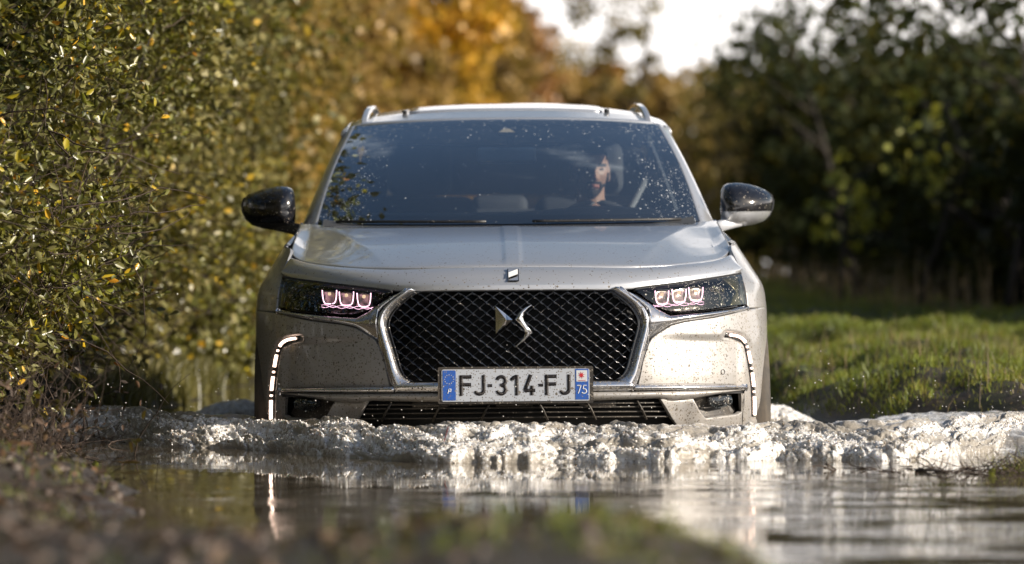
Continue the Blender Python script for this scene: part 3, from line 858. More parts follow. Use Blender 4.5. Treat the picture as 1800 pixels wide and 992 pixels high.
lf.location = Vector(pix(208, 814, 12.0)); tag(lf, 'pale curled leaf lying at the water edge left of the wave', 'leaf')
for px_, py_, lab, rr in ((1742, 826, 'yellow green leaf standing on the right turf clump', .5), (166, 812, 'green bramble leaf low on the left bank', .3)):
    d_ = 11.5 if px_ > 900 else 12.2
    g = leaves('green_leaf', np.zeros((1, 3)), np.array([.032]), np.array([[.2, -.2, 1.]]), M['leaf_lime'], None, np.array([rr]), roll=np.array([[0, 1., 0]]), width=1.6)
    g.location = Vector(pix(px_, py_ + 14, d_)); tag(g, lab, 'leaf')

# ---------------- trees and far hedges
def tree(name, label, loc, height, crown_r, zlow, n, lsz, mat, trunk_r=.12, seed=0, clumps=40, ragged=.25, group=None, shape=(1, 1), cat='tree', stems=1, flat=0):
    root = empty(name, loc); tag(root, label, cat, group)
    rg = np.random.default_rng(seed)
    m = MB()
    top = height
    tips = []
    for s_ in range(stems):
        ox, oy = (0, 0) if stems == 1 else rg.normal(0, crown_r * .3, 2)
        base = np.array([ox, oy, -.1]); d = np.array([rg.normal(0, .1), rg.normal(0, .1), 1.])
        P = [base]
        for i in range(6):
            d = d + rg.normal(0, .08, 3); d[2] = abs(d[2]); d /= np.linalg.norm(d); P.append(P[-1] + d * height * .13)
        m.tube(np.array(P), np.linspace(trunk_r, trunk_r * .4, 7), 8)
        for b in range(9):
            st = P[2 + b % 5]; a = rg.uniform(0, 6.28)
            bd = np.array([math.cos(a), math.sin(a), rg.uniform(.2, 1.0)]); L = crown_r * rg.uniform(.5, .95)
            q = [st]
            for i in range(5):
                bd = bd + rg.normal(0, .15, 3); bd /= np.linalg.norm(bd); q.append(q[-1] + bd * L / 5)
            m.tube(np.array(q), np.linspace(trunk_r * .4, trunk_r * .08, 6), 5); tips.append(q[-1])
    m.build('trunk', M['bark'], root, True)
    # clump centres in an uneven ellipsoid
    zc = (zlow + top) / 2; zr = (top - zlow) / 2
    C = []
    while len(C) < clumps:
        v = rg.uniform(-1, 1, 3)
        r = np.linalg.norm(v)
        if r > 1 or r < .35: continue
        C.append(v * np.array([crown_r * shape[0], crown_r * shape[1], zr]) + np.array([0, 0, zc]))
    C = np.array(C)
    cs = rg.uniform(.35, 1.0, len(C)) * crown_r * .42
    ci = rg.integers(0, len(C), n)
    off = rg.standard_normal((n, 3)); off /= np.linalg.norm(off, axis=1)[:, None]
    off *= (rg.random(n) ** .45)[:, None] * cs[ci][:, None] * np.array([1.1, 1.1, .75])
    pos = C[ci] + off + rg.normal(0, ragged * .3, (n, 3))
    pos = pos[pos[:, 2] > zlow * .5]
    tone = rg.random(len(C))
    r = np.clip(rg.random(len(pos)) * .6 + .4 * tone[ci[:len(pos)]], 0, 1)
    leaves('crown', pos, rg.uniform(.6, 1.3, len(pos)) * lsz, rg.standard_normal((len(pos), 3)), mat, root, r, simple_=True, width=1.3)['kind'] = 'thing'
    return root

# golden and ochre trees left of centre
tree('autumn_tree', 'ochre brown bush beyond the end of the near hedge', (-2.35, 39, .2), 4.4, 1.25, .1, 9000, .11, M['leaf_ochre'], .06, 1, 60, cat='bush', stems=4, shape=(1, 1.4))
tree('autumn_tree', 'tall pale ochre tree behind the left hedge', (-2.7, 47, .3), 7.5, 1.3, .6, 11000, .14, M['leaf_ochre'], .14, 2, 70, shape=(1, 1.4))
tree('autumn_tree', 'bright golden tree left of the car roof', (-1.50, 53, .4), 6.2, 1.35, .9, 12000, .15, M['leaf_gold'], .12, 3, 50, shape=(1, 1.5))
tree('autumn_tree', 'low orange bush just above the car roof', (-.75, 61, .4), 3.9, .75, 1.2, 3600, .13, M['leaf_gold'], .08, 4, 30, cat='bush', stems=3)
tree('autumn_tree', 'russet tree sloping up to the left skyline', (-1.7, 72, .5), 8.4, 1.9, .8, 12000, .18, M['leaf_brown'], .18, 5, 60)
tree('autumn_tree', 'dark olive tree at the top left beside golden one', (-3.9, 62, .5), 9.5, 1.9, 1.5, 9000, .18, M['leaf_olive'], .2, 6, 60)
tree('autumn_tree', 'smaller russet tree at the foot of the skyline slope', (-.3, 78, .6), 6.0, 1.25, .6, 8000, .17, M['leaf_brown'], .12, 7, 50)
tree('autumn_tree', 'golden shrub low behind the left side of the car', (-1.6, 50, .4), 3.6, .9, .1, 5000, .13, M['leaf_ochre'], .06, 8, 40, cat='bush', stems=3)
tree('low_shrub', 'low leafy shrub at the water edge beyond the left front wheel', (-1.85, 21.5, .0), 1.25, .62, .0, 3600, .05, M['leaf_hedge'], .02, 9, 50, cat='shrub', stems=4, shape=(1, 2.2))
tree('low_shrub', 'second low shrub farther back between hedge and car', (-1.85, 26, .0), 1.6, .62, .0, 3600, .065, M['leaf_far'], .02, 10, 50, cat='shrub', stems=4, shape=(1, 2.2))
tree('low_shrub', 'farthest low shrub seen beside the left door mirror', (-1.85, 31, .1), 2.0, .60, .0, 3600, .08, M['leaf_far'], .02, 12, 50, cat='shrub', stems=4, shape=(1, 2.2))
# olive thicket closing the track in the middle
mid = [(.9, 88, 5.6, 1.5, 'olive'), (2.2, 92, 5.2, 1.5, 'brown'), (3.3, 86, 4.9, 1.4, 'olive'), (4.6, 90, 5.2, 1.7, 'brown'), (.0, 96, 5.8, 1.8, 'brown'), (1.7, 100, 6.3, 1.7, 'olive')]
mid = [(x_, y_, h_, r_, 'ochre' if i_ in (0, 2, 3) else 'brown' if i_ in (1, 4) else 'olive') for i_, (x_, y_, h_, r_, k_) in enumerate(mid)]
lab = ['low ochre tree closing the track above the roof', 'russet brown tree centre right on the skyline', 'ochre tree between two brown ones on the skyline',
       'brown tree meeting the dark thicket on the right', 'far brown tree behind the russet slope', 'farthest olive tree in the skyline gap']
for i, (x, y, h, r, k) in enumerate(mid):
    tree('far_tree', lab[i], (x, y, .7), h, r, .0, 6500, .19, M['leaf_' + k], .14, 20 + i, 45, group='trees closing the far end of the track', shape=(1.1, 1))
tree('autumn_tree', 'ochre tree between the bright golden one and the russet slope', (-.95, 66, .5), 5.6, 1.2, .8, 9000, .16, M['leaf_ochre'], .1, 14, 50)
tree('autumn_tree', 'pale gold bush peeping over the roof centre', (.15, 70, .5), 4.1, 1.0, .4, 6000, .15, M['leaf_ochre'], .08, 15, 40, cat='bush', stems=3)
# tall wispy tree whose gaps show the sky
tree('wispy_tree', 'thin dark tree with sky shining through, over the far end', (2.05, 74, .7), 6.6, 1.0, 3.4, 1500, .13, M['leaf_olive'], .08, 31, 22)
# dark thicket on the right
dk = [(5.0, 29, 2.0, 1.15), (4.9, 33, 2.2, 1.3), (4.75, 37, 2.35, 1.3), (4.9, 42, 2.7, 1.5), (4.8, 47, 2.95, 1.5), (4.7, 53, 3.2, 1.6), (4.8, 60, 3.6, 1.7), (4.7, 68, 3.9, 1.8), (4.6, 77, 4.2, 1.8)]
lab = ['nearest dark green bush of the right thicket, at the picture edge', 'second dark bush of the thicket, low boughs over dead weeds', 'dark green bush with bright gaps in its top, third along the meadow',
       'dense dark bush midway along the meadow', 'dark bush behind the right door mirror', 'dark green tree left of the densest thicket',
       'taller olive tree far along the meadow edge', 'far olive tree where thicket meets brown trees', 'last olive tree of the thicket, beside the track end']
for i, (x, y, h, r) in enumerate(dk):
    tree('thicket_tree', lab[i], (x, y, .35 + .008 * (y - 29)), h, r, .0, 7500, .12 + .001 * (y - 29), M['leaf_dark'] if y < 60 else M['leaf_olive'], .08, 40 + i, 55, group='dark thicket along the right of the meadow', stems=3, shape=(1, 1.7))
deeplab = ['dark tree deep in the thicket ' + q for q in ('nearest the camera beyond the right edge', 'behind the nearest bush', 'behind the second bush', 'behind the bush with bright gaps', 'behind the dense middle bush',
           'behind the bush by the mirror', 'behind the far tall tree', 'behind the last thicket tree', 'in its third row at the near end', 'in its third row at the middle', 'in its third row, farther back', 'in its third row at the far end')]
for i, (x, y) in enumerate([(6.6, 26.5), (7.2, 31), (7.0, 36), (7.2, 42), (7.0, 49), (7.3, 57), (7.2, 66), (7.0, 76), (9.4, 29), (9.6, 38), (9.5, 48), (9.6, 60)]):
    tree('thicket_tree', deeplab[i], (x, y, .4), .5 + .052 * y, 2.0, .0, 4200, .17, M['leaf_dark'], .12, 60 + i, 45, group='dark thicket along the right of the meadow', shape=(1, 1.6))
for i, (x, y, h) in enumerate([(4.0, 31, 2.9), (4.9, 35, 3.2), (3.7, 40, 3.3), (4.8, 46, 3.9), (3.8, 52, 4.1), (4.3, 60, 4.6)]):
    tree('wispy_tree', ['thin leafed tree over the near end of the thicket, bright sky through it', 'ragged tree top above the second thicket bush', 'sparse tree rising left of the ragged one',
         'loose crowned tree above the middle of the thicket', 'thin crowned tree over the dark bush behind the right mirror', 'open crowned far tree where the sky meets the thicket'][i],
         (x, y, .4), h, 1.25, h * .5, 850, .10 + .0012 * (y - 30), M['leaf_dark'], .05, 90 + i, 26, group='open topped trees above the thicket', shape=(1, 1.3))
tree('sapling', 'yellow green sapling spray against the dark thicket', (3.35, 31.5, .4), 1.9, .36, .9, 60, .12, M['leaf_lime'], .02, 80, 12, cat='sapling')
tree('sapling', 'pale leafed sapling low before the dark thicket', (3.1, 36, .45), 1.3, .4, .5, 80, .11, M['leaf_lime'], .02, 81, 14, cat='sapling')
# ================================================================ THE CAR
CY = 13.4                 # distance of the number plate plane
DEEP = .28                # depth of water at the wheels
car = empty('suv', (.012, CY, -DEEP), (0, R(-.45), R(.62)))
tag(car, 'mud spattered silver SUV driving head on through the flooded track', 'car')

def smooth_tab(k, v, a, b, w=.02):
    xs = np.linspace(a, b, 1600); ys = np.interp(xs, k, v)
    n = int(w / (xs[1] - xs[0])); g = np.exp(-np.linspace(-2, 2, 2 * n + 1) ** 2); g /= g.sum()
    ys = np.convolve(np.pad(ys, n, 'edge'), g, 'valid')
    return lambda q: np.interp(q, xs, ys)
Wf = smooth_tab([-.3, .05, .2, .362, .479, .54, .575, .618, .671, .703, .746, .80, .83], [.915, .938, .946, .950, .950, .945, .936, .912, .886, .868, .846, .818, .803], -.4, .9, .03)
Y0f = smooth_tab([-.3, .0, .08, .15, .25, .45, .55, .58, .62, .66, .70, .80], [.16, .06, .02, .0, .0, .02, .05, .075, .13, .205, .27, .40], -.4, .9, .025)
AC, NN = .92, 2.4
def G(s, z):
    s = np.asarray(s, float); z = np.asarray(z, float)
    a = np.abs(s); t = np.minimum(a, 1) * np.pi / 2
    x = Wf(z) * np.sin(t) ** (2 / NN)
    y = Y0f(z) + AC * (1 - np.cos(t) ** (2 / NN)) + np.maximum(a - 1, 0)
    tp = 1 - .07 * sstep(2.9, 4.6, y)
    return np.sign(s) * x * tp, y
def s_of_x(x, z):
    r = np.clip(np.abs(x) / Wf(z), 0, .99999)
    return np.arcsin(r ** (NN / 2)) / (np.pi / 2) * np.sign(x)
def GN(s, z):
    e = 1e-3
    def P(s, z):
        x, y = G(s, z); return np.stack([x, y, z + 0 * x], -1)
    a = P(s + e, z) - P(s - e, z); b = P(s, z + e) - P(s, z - e)
    n = np.cross(a, b); n /= np.linalg.norm(n, axis=-1)[..., None] + 1e-12
    n = np.where(n[..., 1:2] > .2, -n, n)
    # on the flank make sure it points outwards
    flip = (np.abs(s) > .9) & (np.sign(s) * n[..., 0] < 0)
    return np.where(flip[..., None], -n, n)
def uv2sz(u, v):
    """photograph pixel (relative to the car axis, row) -> surface parameters"""
    u = np.asarray(u, float); v = np.asarray(v, float)
    y = np.full(np.broadcast(u, v).shape, .2)
    for _ in range(14):
        d = CY + y; x = u * d / FPX; z = EYE + (507 - v) * d / FPX
        s = s_of_x(x, z); _, y2 = G(s, z); y = .5 * y + .5 * y2
    d = CY + y; z = EYE + (507 - v) * d / FPX
    return s_of_x(u * d / FPX, z), z
def surf(u, v, off=0.0):
    s, z = uv2sz(u, v)
    x, y = G(s, z)
    P = np.stack([x, y, z + 0 * x], -1)
    return P + GN(s, z) * np.asarray(off)[..., None]
def lamp_pt(u, v, off):
    u = np.asarray(u, float); v = np.asarray(v, float); P = surf(u, v)
    return P_uvy(u, v, P[..., 1] - np.asarray(off) * 1.15)
def resample(C, n):
    C = np.array(C, float); d = np.r_[0, np.cumsum(np.linalg.norm(np.diff(C, axis=0), axis=1))]
    t = np.linspace(0, d[-1], n)
    return np.stack([np.interp(t, d, C[:, k]) for k in range(C.shape[1])], -1)
def smooth_poly(C, it=2):
    C = np.array(C, float)
    for _ in range(it):
        q = .75 * C[:-1] + .25 * C[1:]; r = .25 * C[:-1] + .75 * C[1:]
        C = np.concatenate([C[:1], np.stack([q, r], 1).reshape(-1, C.shape[1]), C[-1:]])
    return C

def fixn(o):
    bm = bmesh.new(); bm.from_mesh(o.data); bmesh.ops.holes_fill(bm, edges=[e for e in bm.edges if e.is_boundary], sides=8); bmesh.ops.recalc_face_normals(bm, faces=bm.faces); bm.to_mesh(o.data); bm.free()
def loc_(P): return P + np.array([0, 0, DEEP])

def sheet(name, P, mat, parent=None, thick=.014, rnd=.0016, smooth=True, rim=True):
    """grid of points -> panel with rounded edge turned inwards"""
    P = np.asarray(P, float); nr, nc = P.shape[:2]
    du = np.gradient(P, axis=1); dv = np.gradient(P, axis=0)
    N = np.cross(du, dv); N /= np.linalg.norm(N, axis=-1)[..., None] + 1e-12
    # outward: away from a point deep inside the car
    c = np.array([0, 2.2, .35])
    flip = ((N * (P - c)).sum(-1)).mean() < 0
    Q = gquads(nr, nc)
    if flip: N = -N; Q = Q[:, ::-1]
    V = [P.reshape(-1, 3)]; Qs = [Q]
    if rim:
        idx = np.r_[np.arange(nc), np.arange(1, nr) * nc + nc - 1, (nr - 1) * nc + np.arange(nc - 2, -1, -1), np.arange(nr - 2, 0, -1) * nc]
        ii, jj = idx // nc, idx % nc
        i2 = np.clip(ii, 1, nr - 2); j2 = np.clip(jj, 1, nc - 2)
        out = P[ii, jj] - P[i2, j2]; ln = np.linalg.norm(out, axis=1)[:, None]; out = np.where(ln > 1e-7, out / (ln + 1e-12), 0)
        b = P[ii, jj]; n_ = N[ii, jj]
        r1 = b + out * rnd - n_ * rnd; r2 = r1 - n_ * thick
        m = len(idx); o = nr * nc
        V += [r1, r2]
        k = np.arange(m); k2 = (k + 1) % m
        q1 = np.stack([idx[k], idx[k2], o + k2, o + k], 1); q2 = np.stack([o + k, o + k2, o + m + k2, o + m + k], 1)
        if flip: q1, q2 = q1[:, ::-1], q2[:, ::-1]
        Qs += [q1[:, ::-1], q2[:, ::-1]]
    V = loc_(np.concatenate(V))
    return mesh_np(name, V, np.concatenate(Qs), mat=mat, parent=parent or car, smooth=smooth)

def patch(name, A, B, mat, nt=60, nw=12, off=0.0, side=1, parent=None, offs=None, res=True, ydir=False, **kw):
    """ruled patch on the nose surface between two pixel polylines"""
    A = resample(A, nt) if res else np.array(A, float); B = resample(B, nt) if res else np.array(B, float)
    w = np.linspace(0, 1, nw)[:, None, None]
    UV = A[None] * (1 - w) + B[None] * w
    o = np.full(UV.shape[:2], off)
    if offs is not None: o = o + offs(UV[..., 0], UV[..., 1], w[..., 0] + 0 * UV[..., 0], np.linspace(0, 1, UV.shape[1])[None] + 0 * UV[..., 0])
    P = lamp_pt(UV[..., 0], UV[..., 1], o) if ydir else surf(UV[..., 0], UV[..., 1], o)
    P[..., 0] *= side
    return sheet(name, P, mat, parent, **kw)

def mono(name, up, lo, mat, u0, u1, nu=70, nv=16, off=0.0, side=1, offs=None, parent=None, **kw):
    """patch between an upper and a lower pixel curve, both functions of u"""
    up = np.array(up, float); lo = np.array(lo, float)
    uu = np.unique(np.round(np.r_[np.linspace(u0, u1, nu), up[:, 0], lo[:, 0]], 3)); uu = uu[(uu >= u0) & (uu <= u1)]
    A = np.stack([uu, np.interp(uu, up[:, 0], up[:, 1])], -1); B = np.stack([uu, np.interp(uu, lo[:, 0], lo[:, 1])], -1)
    return patch(name, A, B, mat, nw=nv, off=off, side=side, offs=offs, res=False, parent=parent, **kw)

# ---------------- nose panel (between bonnet gap and grille)
seam = smooth_poly([(0, 467.5), (100, 468), (190, 470.5), (245, 469.5), (292, 466.5), (335, 462), (363, 457.5), (378, 451), (385, 443)], 3)
nose_lo = [(0, 507.5), (95, 507.5), (172, 508.5), (210, 507), (252, 502), (322, 493), (372, 486), (404, 481)]
def half_to_full(C): C = np.array(C, float); L = C[::-1].copy(); L[:, 0] *= -1; return np.concatenate([L[:-1], C])
A = smooth_poly([(0, 469.5), (100, 470), (190, 472.5), (245, 471.5), (292, 468.5), (335, 464), (363, 459.5), (380, 453), (388, 449), (395, 461), (401, 474)], 1)
A = resample(A, 90); B = resample(nose_lo, 90)
def nose_off(u, v, w, t):
    return -.006 * np.exp(-((w - .97) / .07) ** 2) + .010 * np.sin(np.pi * w) * (np.abs(u) < 1e9)
P = []
Af, Bf = half_to_full(A), half_to_full(B)
patch('nose_panel', Af, Bf, M['paint_top'], nw=18, offs=nose_off, res=False)

# ---------------- bonnet
nh, nr_ = 121, 60
base_uv = np.array([(0, 392), (150, 391.5), (280, 390.5), (338, 389.5), (366, 391.5)], float)
base_y = [1.27, 1.30, 1.41, 1.50, 1.55]
side_uv = np.array([(385.5, 442), (385, 434), (381, 423), (376, 412), (371, 400), (366, 391.5)], float)
side_y = [.80, .88, 1.02, 1.20, 1.38, 1.55]
def P_uvy(u, v, y):
    d = CY + np.asarray(y); return np.stack([np.asarray(u) * d / FPX, np.asarray(y) + 0 * d, EYE + (507 - np.asarray(v)) * d / FPX], -1)
front = resample(seam, nh)
F3 = surf(front[:, 0], front[:, 1])
tt = np.linspace(0, 1, nh)
# rear curve: runs along the windscreen base then the last stretch belongs to the flank
rear = resample(np.concatenate([base_uv]), nh); ry = np.interp(rear[:, 0], base_uv[:, 0], base_y)
R3 = P_uvy(rear[:, 0], rear[:, 1], ry)
S3 = P_uvy(*side_uv.T, side_y); S3 = resample(S3, nr_)
r = np.linspace(0, 1, nr_)[:, None]
H3 = F3[None] * (1 - r[..., None]) + R3[None] * r[..., None]
# centre profile bulges up
H3[..., 2] += (.030 * np.sin(np.pi * r ** .75) * (1 - .6 * tt[None] ** 2))
# blend the outer edge to the shut line
wgt = sstep(.72, 1.0, tt)[None, :, None]
corr = S3[:, None] - H3[:, -1:]
H3 = H3 + corr * wgt
# power dome: lower shoulders outside a crease that runs from pillar foot to the nose
cre = 332 - 110 * (1 - r)                # crease u along the length
uH = H3[..., 0] * FPX / (CY + H3[..., 1])
sh = 1.25 * (1 - np.exp(-np.clip(uH - cre, 0, None) / 42.0))
H3[..., 2] -= .013 * sh * np.sin(np.pi * np.clip(r * .92 + .05, 0, 1)) ** .8 * (1 - sstep(.93, 1, tt)[None])
H3[..., 2] += .0030 * (1 - sstep(12, 18, uH)) * sstep(.0, .06, r) * sstep(1.0, .86, r)       # raised centre spine
H3[..., 2] += -.010 * sstep(.80, 1.0, r) * (1 - sstep(.85, 1, tt)[None])
L = H3[:, ::-1].copy(); L[..., 0] *= -1
sheet('bonnet', np.concatenate([L[:, :-1], H3], 1), M['paint_top'], thick=.02)

# ---------------- badge on the nose
def flat_poly(name, uvs, mat, y, thick, parent, smooth=False, tilt=0.0, centre_only=True):
    """flat polygon given in pixels at distance y with real thickness"""
    uvs = np.array(uvs, float); n = len(uvs)
    P = P_uvy(uvs[:, 0], uvs[:, 1], np.full(n, y))
    P[:, 1] += (P[:, 2] - P[:, 2].mean()) * tilt
    a = 0.5 * np.sum(uvs[:, 0] * np.roll(-uvs[:, 1], -1) - np.roll(uvs[:, 0], -1) * (-uvs[:, 1]))
    if a < 0: P = P[::-1]
    bm = bmesh.new()
    vs = [bm.verts.new(p) for p in loc_(P)]
    f = bm.faces.new(vs); bm.normal_update()
    if f.normal.y > 0: f.normal_flip()
    ret = bmesh.ops.extrude_face_region(bm, geom=[f])
    ex = [g for g in ret['geom'] if isinstance(g, bmesh.types.BMVert)]
    bmesh.ops.translate(bm, verts=ex, vec=(0, -thick, 0))
    bmesh.ops.recalc_face_normals(bm, faces=bm.faces)
    bmesh.ops.triangulate(bm, faces=bm.faces)
    me = bpy.data.meshes.new(name); bm.to_mesh(me); bm.free(); me.materials.append(mat)
    o = bpy.data.objects.new(name, me); COL.objects.link(o); o.parent = parent
    return o
by = float(surf(np.array([0.]), np.array([484.]))[0, 1]) - .012
bd = flat_poly('nose_badge', [(-10, 472.5), (10, 472.5), (10, 494.5), (-10, 494.5)], M['gloss'], by, .006, car, tilt=1.3)
flat_poly('badge_face', [(-8.5, 473), (8.5, 473), (8.5, 493), (-8.5, 493)], M['logo'], by - .0065, .0015, bd, tilt=1.3)
flat_poly('badge_flash', [(-8.2, 479), (8.2, 473), (8.2, 482), (-8.2, 488)], M['enamel_white'], by - .0085, .0015, bd, tilt=1.3)
flat_poly('badge_stripe', [(-8.2, 488.2), (8.2, 482.2), (8.2, 483.8), (-8.2, 489.8)], M['enamel_red'], by - .0085, .0015, bd, tilt=1.3)

# ---------------- dark body behind the gaps
def core_surface():
    s = np.linspace(-1.0, 1.0, 90); z = np.linspace(-.26, .64, 40)
    S, Z = np.meshgrid(s, z); x, y = G(S, Z)
    P = np.stack([x, y, Z], -1) - GN(S, Z) * .060
    return P
sheet('front_core', core_surface(), M['void'], rim=False)

# ---------------- grille
ring_in = smooth_poly([(173, 511), (200, 530), (217, 547), (226, 566), (222, 585), (211, 621), (204, 648), (196, 662), (184, 669)], 2)
ring_out = smooth_poly([(185, 510), (211, 527), (229, 543), (237, 560), (235, 582), (225, 621), (214, 664), (211, 676), (208, 689)], 2)
for sd in (1, -1):
    patch('grille_frame', ring_out, ring_in, M['chrome'], 80, 9, off=.010, side=sd,
          offs=lambda u, v, w, t: .014 * np.sin(np.pi * np.clip(w, 0, 1)) ** .7 - .016 * w)
    ri = ring_in.copy(); ri2 = ri.copy(); ri2[:, 0] -= 4.5
    patch('grille_surround', ri, ri2, M['gloss'], 60, 4, off=-.006, side=sd)
mono('grille_base', [(-208, 671), (208, 671)], [(-208, 688), (208, 688)], M['chrome'], -206, 206, nu=60, nv=7, off=.010,
     offs=lambda u, v, w, t: .010 * np.sin(np.pi * w))
for sd in (1, -1):
    mono('bumper_blade', [(209, 677), (395, 679.5), (405, 683)], [(209, 688), (320, 687), (405, 685.5)], M['chrome'], 209.5, 405, nu=50, nv=6, off=.010, side=sd,
         offs=lambda u, v, w, t: .008 * np.sin(np.pi * w) + .006 * w)

# opening outline as u limit per row
ro = ring_in; 
def grille_half(v):
    rr = ro[np.argsort(ro[:, 1])]
    return np.interp(v, rr[:, 1], rr[:, 0]) - 3
TOPV, BOTV = 509, 669.5
cw, ch = 12.05, 9.6          # half diamond
def bar(c, sgn):
    """diagonal blade u = c + sgn * (v-TOPV) * cw/ch inside the opening"""
    vs = np.arange(TOPV, BOTV + .01, ch / 4)
    us = c + sgn * (vs - TOPV) * cw / ch
    ok = np.abs(us) < grille_half(vs)
    if ok.sum() < 5: return
    i = np.where(ok)[0]; vs, us = vs[i[0]:i[-1] + 1], us[i[0]:i[-1] + 1]
    S, Z = uv2sz(us, vs); x, y = G(S, Z); P = np.stack([x, y, Z], -1)
    N = GN(S, Z)
    ph = ((vs - TOPV) / ch + (.5 if sgn > 0 else 0)) % 1.0
    if sgn > 0: w = .0018 + .0070 * ph * (ph < .98)      # fin widens along each cell
    else: w = np.full(len(vs), .0006)
    m = MB()
    rec = -.018 if sgn > 0 else -.0165
    T = np.gradient(P, axis=0); T /= np.linalg.norm(T, axis=1)[:, None]
    Sd = np.cross(T, N); Sd = np.where(Sd[:, 2:3] < 0, -Sd, Sd)
    up_e = P + N * rec + Sd * .0011; dn_e = P + N * (rec + (.010 if sgn > 0 else .002)) - Sd * w[:, None]
    bk_u = up_e - N * .022; bk_d = dn_e - N * .022
    ringp = np.stack([up_e, dn_e, bk_d, bk_u], 1)
    m.add(loc_(ringp.reshape(-1, 3)), gquads(len(P), 4, wrap=True))
    m.build('grille_bar', M['grid'], car)
cs_ = np.arange(-36, 37) * cw * 2
for c in cs_:
    bar(c, 1); bar(c, -1)
# intake slats seen behind the mesh
for k in range(5):
    m = MB(); m.box((0, .085, .38 - .022 * k + DEEP), (.72, .012, .004)); m.build('intake_slat', M['black'], car)
m = MB(); m.box((0, .12, .40 + DEEP), (.80, .01, .30)); m.build('radiator', M['void'], car)

# ---------------- emblem: left facet block and right zigzag blade
def facet(name, outline, ridge, mat, y, lift, parent=None):
    """raised logo piece: fan of facets from outline to a raised ridge polyline (closest point)"""
    O = np.array(outline, float); Rg = np.array(ridge, float)
    n = len(O)
    Po = P_uvy(O[:, 0], O[:, 1], np.full(n, y))
    Pr = P_uvy(Rg[:, 0], Rg[:, 1], np.full(len(Rg), y - lift))
    bm = bmesh.new()
    vo = [bm.verts.new(p) for p in loc_(Po)]; vr = [bm.verts.new(p) for p in loc_(Pr)]
    vb = [bm.verts.new(p + np.array([0, .008, 0])) for p in loc_(Po)]
    near = [int(np.argmin(np.linalg.norm(Rg - O[i], axis=1))) for i in range(n)]
    for i in range(n):
        j = (i + 1) % n; a, b = near[i], near[j]
        bm.faces.new([vo[i], vo[j], vr[b]])
        st = 1 if b > a else -1
        for k in range(a, b, st): bm.faces.new([vo[i], vr[k + st], vr[k]])
        bm.faces.new([vo[i], vb[i], vb[j], vo[j]])
    bmesh.ops.remove_doubles(bm, verts=bm.verts, dist=1e-6)
    bmesh.ops.recalc_face_normals(bm, faces=bm.faces)
    me = bpy.data.meshes.new(name); bm.to_mesh(me); bm.free(); me.materials.append(mat)
    o = bpy.data.objects.new(name, me); COL.objects.link(o); o.parent = parent or car
    return o
ey = float(surf(np.array([0.]), np.array([565.]))[0, 1]) - .012
plate_dx = 3   # the logo sits on the car axis, axis is 904 at this depth
L0 = np.array([872, 538]) - [904, 0]
left_o = [(-32, 538), (-24, 544), (-14, 552), (-2, 562.5), (-14, 573), (-24, 580), (-32, 587)]
facet('emblem', left_o, [(-13, 562.5), (-9, 562.5)], M['logo'], ey, .012)
Lf = np.array([(31, 536), (20, 541.5), (10, 550.5), (1.5, 562.5), (9, 569), (16.5, 577), (20, 586), (17, 594), (10, 602), (1.5, 611)], float)
Rt = np.array([(32, 537), (26, 541.5), (19, 549), (15.8, 557), (18, 565), (25, 575), (33.5, 585.5), (27, 591.5), (15, 602), (2, 611.6)], float)
Lf[1:-1, 0] -= 1.2; Rt[1:-1, 0] += 1.2; Lf[3, 0] += 1.0
Md = .5 * Lf + .5 * Rt
El, Em, Er = (P_uvy(q[:, 0], q[:, 1], np.full(10, yy)) for q, yy in ((Lf, ey), (Md, ey - .010), (Rt, ey)))
El2, Er2 = El + [0, .008, 0], Er + [0, .008, 0]
m = MB(); m.add(loc_(np.stack([El2, El, Em, Er, Er2], 1).reshape(-1, 3)), gquads(10, 5)); m.build('emblem', M['logo'], car)

# ---------------- wings below the headlamps
for sd in (1, -1):
    mono('headlight_wing', [(186, 511), (210, 519), (237, 535), (255, 548), (275, 558), (325, 554), (384, 547), (413, 543), (420, 542.2)],
         [(186, 511.5), (210, 526), (228, 542), (236, 553), (240, 596), (248, 592), (256, 587), (278, 574), (302, 568), (354, 561), (409, 549), (420, 546.5)], M['chrome'], 187, 412.5, nu=90, nv=12, off=.004, side=sd,
         offs=lambda u, v, w, t: .013 * np.sin(np.pi * np.clip(w, 0, 1)) * sstep(190, 250, u) - .010 * w)
    patch('wing_edge', [(237, 560), (235.5, 582), (225.5, 621), (215.5, 659), (210, 686)], [(240, 597), (238.5, 608), (229, 634), (221.5, 665), (218, 674)], M['chrome'], 50, 6, off=.0, side=sd,
          offs=lambda u, v, w, t: .008 - .012 * w)

